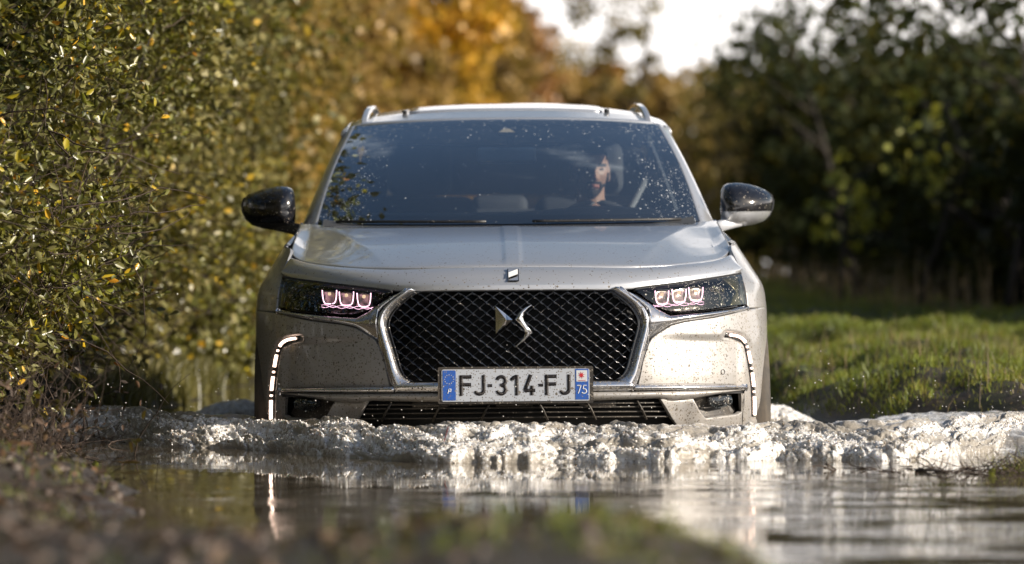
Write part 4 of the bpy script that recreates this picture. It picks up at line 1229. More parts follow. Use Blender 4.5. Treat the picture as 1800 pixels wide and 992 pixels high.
# ---------------- bumper flank with the corner
def flank(name, up, lo, mat, u_start, s_end, ns=90, nv=34, side=1, off=0.0, zcap=None, offs=None, extra_u=()):
    up = np.array(up, float); lo = np.array(lo, float)
    s0 = float(uv2sz(np.array([u_start]), np.array([(up[0, 1] + lo[0, 1]) / 2]))[0][0])
    ss = np.linspace(s0, s_end, ns)
    ex = []
    for uu in list(up[:, 0]) + list(lo[:, 0]) + list(extra_u):
        if uu > u_start:
            q = float(uv2sz(np.array([min(uu, 436)]), np.array([600.]))[0][0])
            if s0 < q < s_end: ex.append(q)
    ss = np.unique(np.round(np.r_[ss, ex], 5))
    def edge(poly):
        z = np.full(len(ss), .3)
        for _ in range(20):
            x, y = G(ss, z); d = CY + y; u = x * FPX / d
            v = np.interp(u, poly[:, 0], poly[:, 1]); z = .5 * z + .5 * (EYE + (507 - v) * d / FPX)
        return z
    zu, zl = edge(up), edge(lo)
    w = np.linspace(0, 1, nv)[:, None]
    Z = zu[None] * (1 - w) + zl[None] * w; S = ss[None] + 0 * Z
    if zcap is not None: Z = zcap(S, Z, w)
    x, y = G(S, Z); P = np.stack([x, y, Z], -1)
    o = np.full(Z.shape, off)
    if offs is not None:
        d = CY + y; o = o + offs(x * FPX / d, 507 - (Z - EYE) * FPX / d, w + 0 * Z, S)
    P = P + GN(S, Z) * o[..., None]
    P[..., 0] *= side
    return sheet(name, P, mat)
bump_up = [(219, 676), (221, 671), (228, 637), (238, 607), (244, 597), (256, 588.5), (278, 575.5), (302, 569.5), (354, 562.5), (409, 550.5), (420, 547.5), (446, 544), (460, 544)]
bump_lo = [(219, 677), (395, 679), (403, 684), (404.0, 690), (404.2, 780), (460, 780)]
drl = smooth_poly([(377, 591.5), (393, 593), (404, 597.5), (411, 606), (415, 618), (419, 638), (422.5, 662), (425, 686), (426, 710), (426, 736)], 2)
def groove(u, v, w, S):
    # shallow recess that carries the light strip and a soft hollow in the corner
    dmin = np.full(u.shape, 1e9)
    D = resample(drl, 60)
    for a in D: dmin = np.minimum(dmin, np.hypot(u - a[0], v - a[1]))
    g = -.007 * (1 - sstep(4.5, 9, dmin))
    inner = sstep(400, 300, u) * sstep(570, 610, v)
    # raised shelf: flank below the tail crease sits deeper
    shelf = -.012 * sstep(590, 604, v + .02 * (400 - u)) * sstep(410, 396, u) * sstep(240, 330, u)
    return g + shelf
for sd in (1, -1):
    flank('bumper', bump_up, bump_lo, M['paint'], 219.5, 1.02, 130, 80, sd, offs=groove, extra_u=(403, 403.9, 404.1, 404.3))

# ---------------- daytime light strip
def ribbon(path, half, n):
    C = resample(path, n); T = np.gradient(C, axis=0); T /= np.linalg.norm(T, axis=1)[:, None]
    Nn = np.stack([-T[:, 1], T[:, 0]], -1); return C + Nn * half, C - Nn * half
Ld = resample(drl, 400); dl = np.r_[0, np.cumsum(np.linalg.norm(np.diff(Ld, axis=0), axis=1))]
for sd in (1, -1):
    A, B = ribbon(drl, 3.2, 60)
    hs = patch('running_light', A, B, M['gloss'], 60, 4, off=-.004, side=sd)
    tot = dl[-1]
    segs = [(.03, .225), (.262, .282, 1), (.318, .445), (.487, .507, 1), (.545, .69), (.732, .752, 1), (.79, .985)]
    for sg in segs:
        a, b = sg[0] * tot, sg[1] * tot
        i = (dl >= a) & (dl <= b); C = Ld[i]
        if len(C) < 4: C = resample(np.stack([Ld[np.searchsorted(dl, a)], Ld[np.searchsorted(dl, b)]]), 5)
        A, B = ribbon(C, 1.5 if len(sg) == 3 else 1.95, max(4, len(C) // 3))
        patch('light_segment', A, B, M['drl'], max(6, len(C) // 3), 3, off=.0005, side=sd, parent=hs, thick=.002, rnd=.0008)

# ---------------- lower bar, intake, fog pockets
mono('lower_bar', [(-404, 687.5), (-320, 689), (-209, 690), (209, 690), (320, 689), (404, 687.5)],
     [(-404, 689.5), (-318, 703.5), (-275, 706.5), (-250, 703), (-140, 706), (140, 706), (250, 703), (275, 706.5), (318, 703.5), (404, 689.5)], M['paint'], -403, 403, nu=110, nv=10, off=.004,
     offs=lambda u, v, w, t: .012 * np.sin(np.pi * np.clip(w, 0, 1)) ** .8 - .010 * w)
for sd in (1, -1):
    mono('valance', [(258, 702), (275, 707.5), (318, 705), (329, 728), (339, 740), (397, 733), (404, 728)],
         [(258, 703), (288, 749), (300, 775), (404, 775)], M['paint'], 258.5, 403.8, nu=60, nv=14, side=sd, off=-.004,
         offs=lambda u, v, w, t: -.012 * sstep(262, 250 + 40, u) * sstep(330, 300, u))
    fp = mono('fog_pocket', [(318, 703.5), (408, 689)], [(318, 705), (329, 728), (339, 741), (397, 734), (408, 722)], M['black'], 318.5, 404, nu=40, nv=10, off=-.030, side=sd,
              offs=lambda u, v, w, t: -.020 * np.sin(np.pi * w))
    mono('fog_lamp', [(350, 702), (376, 697), (388, 699)], [(350, 716), (362, 722), (388, 717)], M['lens'], 350.5, 387, nu=20, nv=8, off=-.010, side=sd, parent=fp,
         offs=lambda u, v, w, t: .006 * np.sin(np.pi * w))
    mono('fog_reflector', [(352, 703), (386, 699)], [(352, 716), (386, 716)], M['bezel'], 352.5, 385, nu=16, nv=6, off=-.022, side=sd, parent=fp)
# intake slats and struts
for k, v in enumerate((712.5, 720.5, 729.0, 738)):
    hw = 268 + 9 * k
    us = np.linspace(-hw + 6, hw - 6, 70)
    P = surf(us, np.full(70, v), np.full(70, -.022)); m = MB()
    up_ = P + np.array([0, .0, .0028]); m.add(loc_(np.stack([up_, P - np.array([0, 0, .0022]), P + np.array([0, .035, -.002]), up_ + np.array([0, .035, 0])], 1).reshape(-1, 3)), gquads(70, 4, wrap=True))
    m.build('intake_slat', M['black'], car)
for u_, w_ in ((219, 5), (128, 4), (42, 3)):
    for sd in (1, -1):
        A = surf(np.array([u_ * 1.0, u_ + 9., u_ + 17.]), np.array([707., 724., 742.]), np.full(3, -.016)); A[:, 0] *= sd
        m = MB(); m.tube(loc_(A), .004, 6); m.build('intake_strut', M['black'], car, True)
for u_ in (-150, 0, 150):
    a = 32
    mono('intake_blank', [(u_ - a, 708), (u_ + a, 708)], [(u_ - a, 719), (u_ + a, 719)], M['black'], u_ - a, u_ + a, nu=8, nv=4, off=-.026)

# ---------------- headlamps
Lup = [(214, 511), (248, 506), (295, 500.5), (338, 495), (371, 490.5), (404, 485.5)]
Llo = [(216, 513), (230, 524), (245, 535), (258, 543), (273, 549), (300, 550), (350, 545.5), (411, 538)]
Lup = smooth_poly(Lup, 1); Llo = smooth_poly(Llo, 2)
for sd in (1, -1):
    hd = patch('headlight', Lup + np.array([0, -3]), Llo + np.array([0, 2.5]), M['gloss'], 50, 14, off=-.050, ydir=True, side=sd, offs=lambda u, v, w, t: -.020 * np.sin(np.pi * w))
    # black side walls of the lamp box
    ring = np.concatenate([resample(Lup, 40), resample(Llo, 40)[::-1]]); ring = np.concatenate([ring, ring[:1]])
    R1 = surf(ring[:, 0], ring[:, 1], np.full(len(ring), -.004)); R2 = lamp_pt(ring[:, 0], ring[:, 1], np.full(len(ring), -.062))
    Pw = np.stack([R1, R2]); Pw[..., 0] *= sd
    m = MB(); m.add(loc_(Pw.reshape(-1, 3)), gquads(2, len(ring))); m.build('housing', M['bezel'], hd)
    patch('lens', Lup, Llo, M['lens'], 50, 10, off=.0005, side=sd, parent=hd, rim=False)
    A, B = ribbon(Lup, 1.4, 40); patch('seal', A + np.array([0, -1.2]), B + np.array([0, -1.2]), M['void'], 40, 3, off=.001, side=sd, parent=hd)
    # light modules
    for (a, b, tp) in ((250, 274, 513.5), (280, 305, 511), (309.5, 334.5, 508.2)):
        bt = tp + 24; k = 3.2
        path = smooth_poly([(a, tp), (a + .6, tp + 12), (a + 2.5, bt - 4), (a + 5, bt - .8), ((a + b) / 2, bt), (b - 5, bt - .8), (b - 2.5, bt - 4), (b - .6, tp + 12), (b, tp)], 2)
        C = lamp_pt(path[:, 0], path[:, 1], np.full(len(path), -.020)); C[:, 0] *= sd
        m = MB(); m.tube(loc_(C), .0019, 6); md = m.build('light_guide', M['led'], hd, True)
        cup = mono('reflector', [(a + 1, tp + 1), (b - 1, tp + 1)], [(a + 1, tp + 4), (a + 4, bt - 2), (b - 4, bt - 2), (b - 1, tp + 4)], M['cup'], a + 1.2, b - 1.2, nu=14, nv=8, off=-.034, ydir=True, side=sd, parent=hd,
                   offs=lambda u, v, w, t: -.010 * np.sin(np.pi * w) * np.sin(np.pi * t))
        c = lamp_pt([(a + b) / 2], [tp + 6], np.array([-.030]))[0]; c[0] *= sd
        m = MB(); m.add(loc_(IV * np.array([.007, .003, .008]) + c), None, IF); m.build('bulb', M['bulb'], hd, True)
    # wavy strip below
    us = np.linspace(246, 336, 60); vs = 540 - (us - 246) * .055 + 2.0 * np.sin((us - 250) / 29.5 * 2 * np.pi)
    for ph in (0, 1):
        vv = vs if ph == 0 else 540 - (us - 246) * .055 - 2.0 * np.sin((us - 250) / 29.5 * 2 * np.pi) + 1
        C = lamp_pt(us, vv, np.full(60, -.022)); C[:, 0] *= sd
        m = MB(); m.tube(loc_(C), .0006, 5); m.build('light_thread', M['led'], hd, True)
    # turn signal lens rings
    for (cu, cv, rr) in ((368, 514.5, 5.2), (356.5, 513.5, 3.2), (350, 513.2, 2.0)):
        th = np.linspace(0, 2 * np.pi, 20)
        C = lamp_pt(cu + rr * np.cos(th), cv + rr * np.sin(th), np.full(20, -.026)); C[:, 0] *= sd
        m = MB(); m.tube(loc_(C), .0014, 5); m.build('ring', M['cup'], hd, True)
        c = lamp_pt([cu], [cv], np.array([-.030]))[0]; c[0] *= sd
        m = MB(); m.add(loc_(IV * np.array([rr, rr * .6, rr]) * .0016 + c), None, IF); m.build('projector', M['amber'], hd, True)
    # outer smoked reflector with an arrow shaped inner edge
    patch('side_reflector', [(370, 493), (383, 503), (395, 516.5), (388, 528), (384, 540)], [(402, 487.5), (404, 500), (406, 514), (408, 526), (409.5, 537)], M['amber'] if sd < 0 else M['amber'], 24, 8, off=-.016, ydir=True, side=sd, parent=hd)
    C = lamp_pt([399, 401, 399.5, 401, 405], [494, 500, 516, 528, 537], np.full(5, -.010)); C[:, 0] *= sd
    m = MB(); m.tube(loc_(C), .0022, 6); m.build('side_guide', M['cup'], hd, True)

# ---------------- front fenders and body sides
hood_edge = S3
def fend_top(s):
    """z of the fender top edge for surface parameter s"""
    xs = [.70, .80, .90, 1.0, 1.2, 1.5, 2.0, 4.6]
    return np.interp(s, xs, [.60, .66, .70, .73, .775, .80, .805, .83])
fen_up = None
for sd in (1, -1):
    s0 = float(uv2sz(np.array([410.]), np.array([512.]))[0][0]) + .004
    ss = np.concatenate([np.linspace(s0, 1.0, 50), np.linspace(1.012, 1.6, 40)])
    # lower edge: seam to the bumper, then wheel arch, then sill
    wheel_y, wheel_z, ra = .93, .09, .43
    x_, y_ = G(ss, .5 + 0 * ss)
    zl = np.full(len(ss), EYE + (507 - 543.0) * (CY + .95) / FPX)
    arch = np.clip(ra ** 2 - (y_ - wheel_y) ** 2, 0, None) ** .5 + wheel_z
    zl = np.where(y_ > wheel_y - .02, np.where(arch > wheel_z + .01, np.minimum(np.maximum(arch, -.18), zl + .04), -.20), zl)
    # upper edge: outer edge of headlight and nose, then the bonnet gap
    edgeuv = np.array([(411.5, 541), (409.5, 520), (406.5, 496), (403, 480), (396.5, 462), (390, 448), (387.5, 441), (387, 434), (383, 423), (378, 412), (373, 400), (369, 392)], float)
    ES, EZ = uv2sz(edgeuv[:8, 0], edgeuv[:8, 1])
    sk = np.r_[ES, [G(1, .7)[1] * 0 + 1.02, 1.2, 1.38, 1.6]]; zk = np.r_[EZ, [.738, .770, .793, .80]]
    order = np.argsort(sk); sk, zk = sk[order], zk[order]
    zu = np.interp(ss, sk, zk)
    zu = np.maximum(zu, zl + .002)
    w = np.linspace(0, 1, 40)[:, None]
    Z = zu[None] * (1 - w) + zl[None] * w; S = ss[None] + 0 * Z
    x, y = G(S, Z); P = np.stack([x * sd, y, Z], -1)
    sheet('fender', P, M['paint'])

# ---------------- greenhouse
Ws = smooth_tab([.78, .83, .963, 1.08, 1.198, 1.26, 1.297, 1.32], [.825, .803, .757, .714, .667, .634, .600, .56], .7, 1.4, .03)
nb = 40
def wind(a, b):
    """windscreen: a in -1..1 across, b 0 base..1 top"""
    a = np.asarray(a, float); b = np.asarray(b, float); q = np.abs(a)
    bx_, by_, bz_ = .742 * a, 1.30 + .24 * q ** 2.2, .806 + .010 * q ** 2
    tx_, ty_, tz_ = .612 * a, 2.10 + .10 * q ** 2.2, 1.243 - .018 * q ** 2.2
    x = bx_ * (1 - b) + tx_ * b; y = by_ * (1 - b) + ty_ * b; z = bz_ * (1 - b) + tz_ * b
    bul = .030 * np.sin(np.pi * b)
    xx = x + np.sign(a) * q * .010 * np.sin(np.pi * b)
    return np.stack([xx, y - bul * .55, z + bul * .55], -1)
AA, BB = np.meshgrid(np.linspace(-1, 1, 61), np.linspace(0, 1, 30))
ws = sheet('windscreen', wind(AA, BB), M['glass'], rim=False)
def fritp(a, b, parent=ws):
    P = wind(a, b); P[..., 1] += .006; P[..., 2] -= .002
    return sheet('black_border', P, M['frit'], parent, rim=False)
A1, B1 = np.meshgrid(np.linspace(-1, 1, 61), np.linspace(-.01, .075, 4)); fritp(A1, B1)
A1, B1 = np.meshgrid(np.linspace(-1, 1, 61), np.linspace(.93, 1, 4)); fritp(A1, B1)
for sd in (1, -1):
    A1, B1 = np.meshgrid(np.linspace(.925, 1, 4) * sd, np.linspace(0, 1, 30)); fritp(A1, B1)
P = wind(AA, BB); P[..., 1] += .016; P[..., 2] -= .006; sheet('veil_sheet', P, M['film'], ws, rim=False)  # added sheet that paints a pale veil of light over the cabin
# sensor housing behind the top of the screen
tr = []
for b, h in ((.955, .15), (.92, .115), (.84, .06), (.80, .045)):
    tr.append(wind(np.linspace(-h, h, 12) + .0, np.full(12, b)))
tr = np.array(tr); tr[..., 1] += .007; sheet('sensor_cover', tr, M['frit'], ws, rim=False)
tr = np.array([wind(np.linspace(-w_, w_, 5) + .0, np.full(5, b)) for b, w_ in ((.885, .018), (.845, .052))]); tr[..., 1] += .004; tr[..., 2] += .002
sheet('camera_window', tr, M['belt'], ws, rim=False)
# scuttle strip and wipers
for sd in (1, -1):
    pts = wind(np.linspace(.9, .12, 12) * sd, np.full(12, .012)); pts[:, 1] -= .018; pts[:, 2] += .004
    m = MB(); m.tube(loc_(pts), .006, 6); m.build('wiper', M['black'], car, True)
pts = wind(np.linspace(-1, 1, 40), np.full(40, -.01)); q = pts.copy(); q[:, 1] -= .045; q[:, 2] -= .015
sheet('scuttle', np.stack([q, pts]), M['black'], rim=False)

# pillars + roof rails line
for sd in (1, -1):
    b = np.linspace(-.02, 1.0, 36)
    I = wind(np.full(36, 1.004), b)
    zo = I[:, 2] + np.interp(b, [0, .5, 1], [-.020, -.024, -.030])
    O = np.stack([Ws(zo), I[:, 1] + .11, zo], -1)
    mid = (I + O) / 2 + np.array([.012, -.022, .014])
    w = np.linspace(0, 1, 9)[:, None, None]
    P = I[None] * (1 - w) ** 2 + 2 * mid[None] * w * (1 - w) + O[None] * w ** 2
    # lower end sinks behind the bonnet corner
    P[..., 0] *= sd
    sheet('front_pillar', P, M['paint_top'])
# roof
y_r = np.linspace(0, 1, 50)[:, None]; tq = np.linspace(-1, 1, 61)[None]
q = np.abs(tq)
def roofP(r, t):
    q = np.abs(t)
    yf_ = 2.105 + .10 * q ** 2.2; yr_ = 4.02 - .12 * q ** 2
    y = yf_ * (1 - r) + yr_ * r
    zc = np.interp(r, np.linspace(0, 1, 9), [1.246, 1.292, 1.322, 1.338, 1.343, 1.338, 1.322, 1.295, 1.25])
    hw = .640 - .02 * r
    x = t * hw
    edge = 1.228 + (zc - 1.246) * .62
    z = zc - (zc - edge) * q ** 2.6 - .012 * sstep(.9, 1, q)
    return np.stack([x + 0 * y, y, z + 0 * y], -1)
sheet('roof', roofP(y_r, tq), M['paint_top'])
YR, TQ = np.meshgrid(np.linspace(.12, .60, 20), np.linspace(-.62, .62, 20), indexing='ij')
P = roofP(YR, TQ); P[..., 2] += .0045; sheet('sunroof', P, M['paint_top'], thick=.008)
for sd in (1, -1):
    P = roofP(np.array([[.11, .13]]).T, np.array([[.635, .665]]) * sd); P[..., 2] += .014; sheet('roof_clip', P, M['gloss'], thick=.012)
P = roofP(y_r[::7], tq[:, ::6]); P[..., 2] -= .035; sheet('headliner', P, M['liner'], rim=False)
# cant rails joining roof and side glass, raised roof rails
for sd in (1, -1):
    r = np.linspace(0, 1, 40); I = roofP(r, np.full(40, 1.0))
    O = I.copy(); O[:, 2] -= .034; O[:, 0] = Ws(O[:, 2])
    mid = (I + O) / 2 + np.array([.016, 0, .016])
    w = np.linspace(0, 1, 8)[:, None, None]
    P = I[None] * (1 - w) ** 2 + 2 * mid[None] * w * (1 - w) + O[None] * w ** 2
    P[..., 0] *= sd; sheet('cant_rail', P, M['paint_top'])
    r = np.linspace(.05, .93, 40); C = roofP(r, np.full(40, .905))
    hgt = .031 * sstep(0, .16, (r - .05)) ** .55 * sstep(0, .10, .93 - r) ** .6
    C[:, 2] += hgt; C[0, 2] += .0; C[:, 0] += -.016 * sstep(0, .2, r - .05)
    sec = np.array([[-.015, -.008], [-.011, .009], [.010, .009], [.016, -.008]])
    V = C[:, None] + np.stack([sec[:, 0], 0 * sec[:, 0], sec[:, 1]], -1)[None]
    V[0] = V[0] * 1; V[..., 0] *= sd
    foot = V[:1].copy(); foot[..., 1] -= .03; foot[..., 2] -= .02
    V = np.concatenate([foot, V]); m = MB(); m.add(loc_(V.reshape(-1, 3)), gquads(len(V), 4, wrap=True)); m.add(loc_(V[0]), [[0, 1, 2, 3]])
    o = m.build('roof_rail', M['paint_top'], car); fixn(o); bv = o.modifiers.new('b', 'BEVEL'); bv.width = .003; bv.segments = 2; o.modifiers.new('w', 'WEIGHTED_NORMAL')

# ---------------- doors, side glass, rear
def side_sheet(name, y0_, y1_, zt, zb, mat, glass=False, ny=30, nz_=14, inset=0.0, **kw):
    for sd in (1, -1):
        Y, Wt = np.meshgrid(np.linspace(y0_, y1_, ny), np.linspace(0, 1, nz_))
        zt_ = zt(Y) if callable(zt) else zt; zb_ = zb(Y) if callable(zb) else zb
        Z = zt_ * (1 - Wt) + zb_ * Wt
        X = (Ws(Z) if glass else Wf(np.minimum(Z, .83))) * (1 - .07 * sstep(2.9, 4.6, Y)) - inset
        sheet(name, np.stack([X * sd, Y, Z], -1), mat, **kw)
ra = .43
def arch_lo(yc, base=-.10):
    return lambda Y: np.maximum(np.sqrt(np.clip(ra ** 2 - (Y - yc) ** 2, 0, None)) + .09 * (np.abs(Y - yc) < ra), base)
side_sheet('front_door', 1.53, 2.52, .805, -.10, M['paint'])
side_sheet('rear_door', 2.53, 3.28, .805, -.10, M['paint'])
side_sheet('rear_quarter', 3.29, 4.45, .82, arch_lo(3.66), M['paint'], ny=70)
side_sheet('sill', 1.37, 3.3, -.105, -.22, M['black'])
def gl_top(Y): return np.interp(Y, [1.72, 1.95, 2.2, 2.6, 3.3, 3.8, 4.1], [.90, 1.06, 1.212, 1.232, 1.215, 1.13, 1.02])
side_sheet('side_window', 1.72, 2.50, gl_top, .812, M['sideglass'], True, rim=False, inset=.012)
side_sheet('side_window', 2.60, 3.42, gl_top, .812, M['sideglass'], True, rim=False, inset=.012)
side_sheet('door_pillar', 2.49, 2.61, gl_top, .812, M['gloss'], True, ny=5, inset=.008)
side_sheet('rear_pillar', 3.41, 4.05, lambda Y: np.interp(Y, [3.4, 4.05], [1.20, 1.12]), .812, M['paint_top'], True, ny=14)
side_sheet('window_sill', 1.60, 3.45, .822, .800, M['chrome'], False, ny=20, nz_=3, inset=-.004)
# tailgate with window opening
def tail(u, w):   # w: 0 roof .. 1 bottom
    z = np.interp(w, [0, .3, .5, 1], [1.24, .98, .78, .10]); y = np.interp(w, [0, .3, .5, 1], [4.02, 4.28, 4.44, 4.50])
    hw = np.interp(w, [0, .3, .5, 1], [.58, .68, .78, .85]); return np.stack([u * hw, y - .12 * np.abs(u) ** 3 * 1.0, z], -1)
for (u0, u1, w0, w1, nm, mt) in ((-1, 1, .38, 1, 'tailgate', 'paint'), (-1, 1, 0, .045, 'tailgate_top', 'paint_top'), (-1, -.80, .05, .375, 'tailgate_side', 'paint_top'), (.80, 1, .05, .375, 'tailgate_side', 'paint_top')):
    U, Wt = np.meshgrid(np.linspace(u0, u1, 24), np.linspace(w0, w1, 12)); sheet(nm, tail(U, Wt), M[mt])
U, Wt = np.meshgrid(np.linspace(-.79, .79, 20), np.linspace(.05, .37, 10)); sheet('rear_window', tail(U, Wt), M['sideglass'], rim=False)
M['taillamp'] = simple('tail lamp red', (.25, .01, .01), .15, coat=.5)
for sd in (1, -1):
    U, Wt = np.meshgrid(np.linspace(.62, .98, 8) * sd, np.linspace(.52, .62, 5)); P = tail(U, Wt); P[..., 1] += .012; sheet('tail_lamp', P, M['taillamp'])
for sd in (1, -1):
    w_ = np.linspace(.0, .55, 14); B_ = tail(np.full(14, 1.0), w_); z_ = B_[:, 2]
    A_ = np.stack([Ws(np.maximum(z_, .79)) * .93, np.full(14, 3.98), z_], -1); C_ = B_ + np.array([-.14, .0, 0])
    P = np.stack([A_, B_, C_]); P[..., 0] *= sd; P[..., 1] -= .02; sheet('rear_trim', P, M['void'], rim=False)
# floor pan
m = MB(); m.box((0, 2.5, -.06 + DEEP), (1.66, 3.9, .06)); m.build('floor_pan', M['void'], car)
# wheels
for sd in (1, -1):
    for yc in (.93, 3.66):
        th = np.linspace(0, 2 * np.pi, 41)[:-1]
        prof = [(.20, -.10), (.355, -.115), (.372, -.09), (.372, .09), (.355, .115), (.25, .118), (.235, .10), (.20, .095)]
        V = np.array([[[sd * (.825 + w_ * 1.0), yc + r_ * math.cos(a), .09 + r_ * math.sin(a)] for (r_, w_) in prof] for a in th])
        V = np.concatenate([V, V[:1]]); m = MB(); m.add(loc_(V.reshape(-1, 3)), gquads(len(V), len(prof))); wh = m.build('wheel', M['rubber'], car, True)
        m = MB()
        for k in range(10):
            a = k * 2 * np.pi / 10
            m.tube(loc_(np.array([[sd * .915, yc, .09], [sd * .92, yc + .24 * math.cos(a), .09 + .24 * math.sin(a)]])), [.03, .016], 5)
        th2 = np.linspace(0, 2 * np.pi, 30); m.tube(loc_(np.stack([0 * th2 + sd * .92, yc + .24 * np.cos(th2), .09 + .24 * np.sin(th2)], -1)), .014, 6)
        m.build('rim', M['alloy'], wh, True)

# ---------------- door mirrors
def mir_outline():
    P = np.array([(375, 338), (379, 330), (387, 325.5), (402, 324.5), (420, 326.5), (438, 331.5), (456, 339), (465, 346), (469, 357), (467, 370), (461, 383), (450, 392.5), (432, 398.5), (412, 401.5), (392, 402), (379, 400), (375, 394), (373, 370)], float)
    return P
MO = mir_outline(); MC = np.array([415., 366.])
def mir_dome(sd, v0, v1, name, mat, parent, nu=44, nv=26, off=0.0, shrink=1.0):
    ang = np.arctan2(MO[:, 1] - MC[1], MO[:, 0] - MC[0]); rad = np.hypot(*(MO - MC).T) * shrink
    o = np.argsort(ang); ang, rad = ang[o], rad[o]
    ang = np.r_[ang[-1] - 2 * np.pi, ang, ang[0] + 2 * np.pi]; rad = np.r_[rad[-1], rad, rad[0]]
    OU = resample(np.concatenate([MO, MO[:1]]), 240); OU = (OU - MC) * shrink + MC
    vs = np.linspace(v0, v1, nv); rows = []
    for v in vs:
        # intersections with the outline
        xs = []
        for i in range(len(OU) - 1):
            a, b = OU[i], OU[i + 1]
            if (a[1] - v) * (b[1] - v) <= 0 and a[1] != b[1]: xs.append(a[0] + (b[0] - a[0]) * (v - a[1]) / (b[1] - a[1]))
        if len(xs) < 2: xs = [MC[0] - 1, MC[0] + 1]
        l, r_ = min(xs), max(xs)
        k = (1 - np.cos(np.linspace(0, np.pi, nu))) / 2
        rows.append(np.stack([l + (r_ - l) * k, np.full(nu, v)], -1))
    UV = np.array(rows)
    a = np.arctan2(UV[..., 1] - MC[1], UV[..., 0] - MC[0]); rr = np.hypot(UV[..., 0] - MC[0], UV[..., 1] - MC[1])
    q = np.clip(rr / np.interp(a, ang, rad), 0, 1)
    y = 1.78 - (.135 + off) * np.clip(1 - q ** 2.3, 0, 1) ** .5 + .05 * (UV[..., 0] - MC[0]) / 50
    P = P_uvy(UV[..., 0], UV[..., 1], y); P[..., 0] *= sd
    return sheet(name, P, mat, parent, rim=False)
for sd in (1, -1):
    sp_ = 374.0 if sd > 0 else 388.5
    dm = mir_dome(sd, sp_, 401.8, 'door_mirror', M['paint_top'] if sd > 0 else M['paint'], car, nv=14)
    mir_dome(sd, 324.8, sp_ + .8, 'mirror_cap', M['gloss'], dm, nv=40, off=.003)
    # rear face
    P = P_uvy(MO[:, 0], MO[:, 1], np.full(len(MO), 1.79)); P[:, 0] *= sd
    c = P.mean(0); V = np.concatenate([P, [c]]); n = len(P)
    mesh_np('mirror_glass', loc_(V), tris=[[i, (i + 1) % n, n] for i in range(n)], mat=M['gloss'], parent=dm)
    # arm
    arm = np.array([P_uvy(u, v, y) for u, v, y in ((412, 393, 1.74), (396, 396, 1.71), (381, 399, 1.69), (368, 403, 1.68), (354, 411, 1.69))])
    arm[:, 0] *= sd; hgt = np.array([.040, .042, .046, .054, .066])
    V = []
    for p, h in zip(arm, hgt):
        V.append([p + [0, -.035, h * .5], p + [0, -.035, -h * .45], p + [0, .035, -h * .5], p + [0, .035, h * .5]])
    m = MB(); m.add(loc_(np.array(V).reshape(-1, 3)), gquads(5, 4, wrap=True)); m.add(loc_(np.array(V[0])), [[0, 1, 2, 3]]); o = m.build('mirror_arm', M['paint_top'] if sd > 0 else M['black'], dm); fixn(o)
    bv = o.modifiers.new('b', 'BEVEL'); bv.width = .006; bv.segments = 3

# ---------------- number plate
pl = empty('number_plate_holder', (0, 0, 0)); bpy.data.objects.remove(pl)
PY = -.045
def PL(px, py): return (px - 905) * .0019852, (677 - py) * .0019852     # metres on the plate
plate_c = np.array([0.004, PY, EYE + (507 - 677) * (CY + PY) / FPX + DEEP])
def rrect(w, h, r, n=5):
    pts = []
    for cx, cy, a0 in ((w / 2 - r, h / 2 - r, 0), (-w / 2 + r, h / 2 - r, 90), (-w / 2 + r, -h / 2 + r, 180), (w / 2 - r, -h / 2 + r, 270)):
        for k in range(n + 1):
            a = R(a0 + 90 * k / n); pts.append((cx + r * math.cos(a), cy + r * math.sin(a)))
    return np.array(pts)
def extrude2d(name, pts, y, th, mat, parent, holes=None, at=(0, 0)):
    """flat outline in metres on the plate plane, y = offset forward"""
    pts = np.asarray(pts, float); n = len(pts)
    V = np.concatenate([np.stack([pts[:, 0] + at[0], np.full(n, -y - th), pts[:, 1] + at[1]], -1), np.stack([pts[:, 0] + at[0], np.full(n, -y), pts[:, 1] + at[1]], -1)])
    bm = bmesh.new(); vs = [bm.verts.new(v) for v in V]
    bm.faces.new(vs[:n]); bm.faces.new(vs[n:][::-1])
    for i in range(n): bm.faces.new([vs[i], vs[n + i], vs[n + (i + 1) % n], vs[(i + 1) % n]])
    bmesh.ops.recalc_face_normals(bm, faces=bm.faces); bmesh.ops.triangulate(bm, faces=bm.faces)
    me = bpy.data.meshes.new(name); bm.to_mesh(me); bm.free(); me.materials.append(mat)
    o = bpy.data.objects.new(name, me); COL.objects.link(o); o.parent = parent; return o
holder = extrude2d('plate_holder', rrect(.540, .128, .006), 0, .012, M['black'], car); holder.location = plate_c
plate = extrude2d('number_plate', rrect(.514, .112, .007), .0125, .002, M['plate'], car); plate.location = plate_c
def stroke(name, paths, w, mat, parent, y=.0150, th=.0008):
    m = MB()
    for path in paths:
        P = np.array(path, float)
        T = np.gradient(P, axis=0) if len(P) > 2 else np.repeat(P[1:] - P[:1], 2, 0)
        T /= np.linalg.norm(T, axis=1)[:, None] + 1e-9
        Nn = np.stack([-T[:, 1], T[:, 0]], -1) * w / 2
        a, b = P + Nn, P - Nn
        f = lambda q, yy: np.stack([q[:, 0], np.full(len(q), yy), q[:, 1]], -1)
        ringp = np.stack([f(a, -y - th), f(b, -y - th), f(b, -y), f(a, -y)], 1)
        m.add(ringp.reshape(-1, 3), gquads(len(P), 4, wrap=True)); m.add(ringp[0], [[0, 1, 2, 3]]); m.add(ringp[-1], [[3, 2, 1, 0]])
    return m.build(name, mat, parent)
def arc(cx, cy, r, a0, a1, n=16, ry=None):
    ry = ry or r; return [(cx + r * math.cos(R(a0 + (a1 - a0) * k / n)), cy + ry * math.sin(R(a0 + (a1 - a0) * k / n))) for k in range(n + 1)]
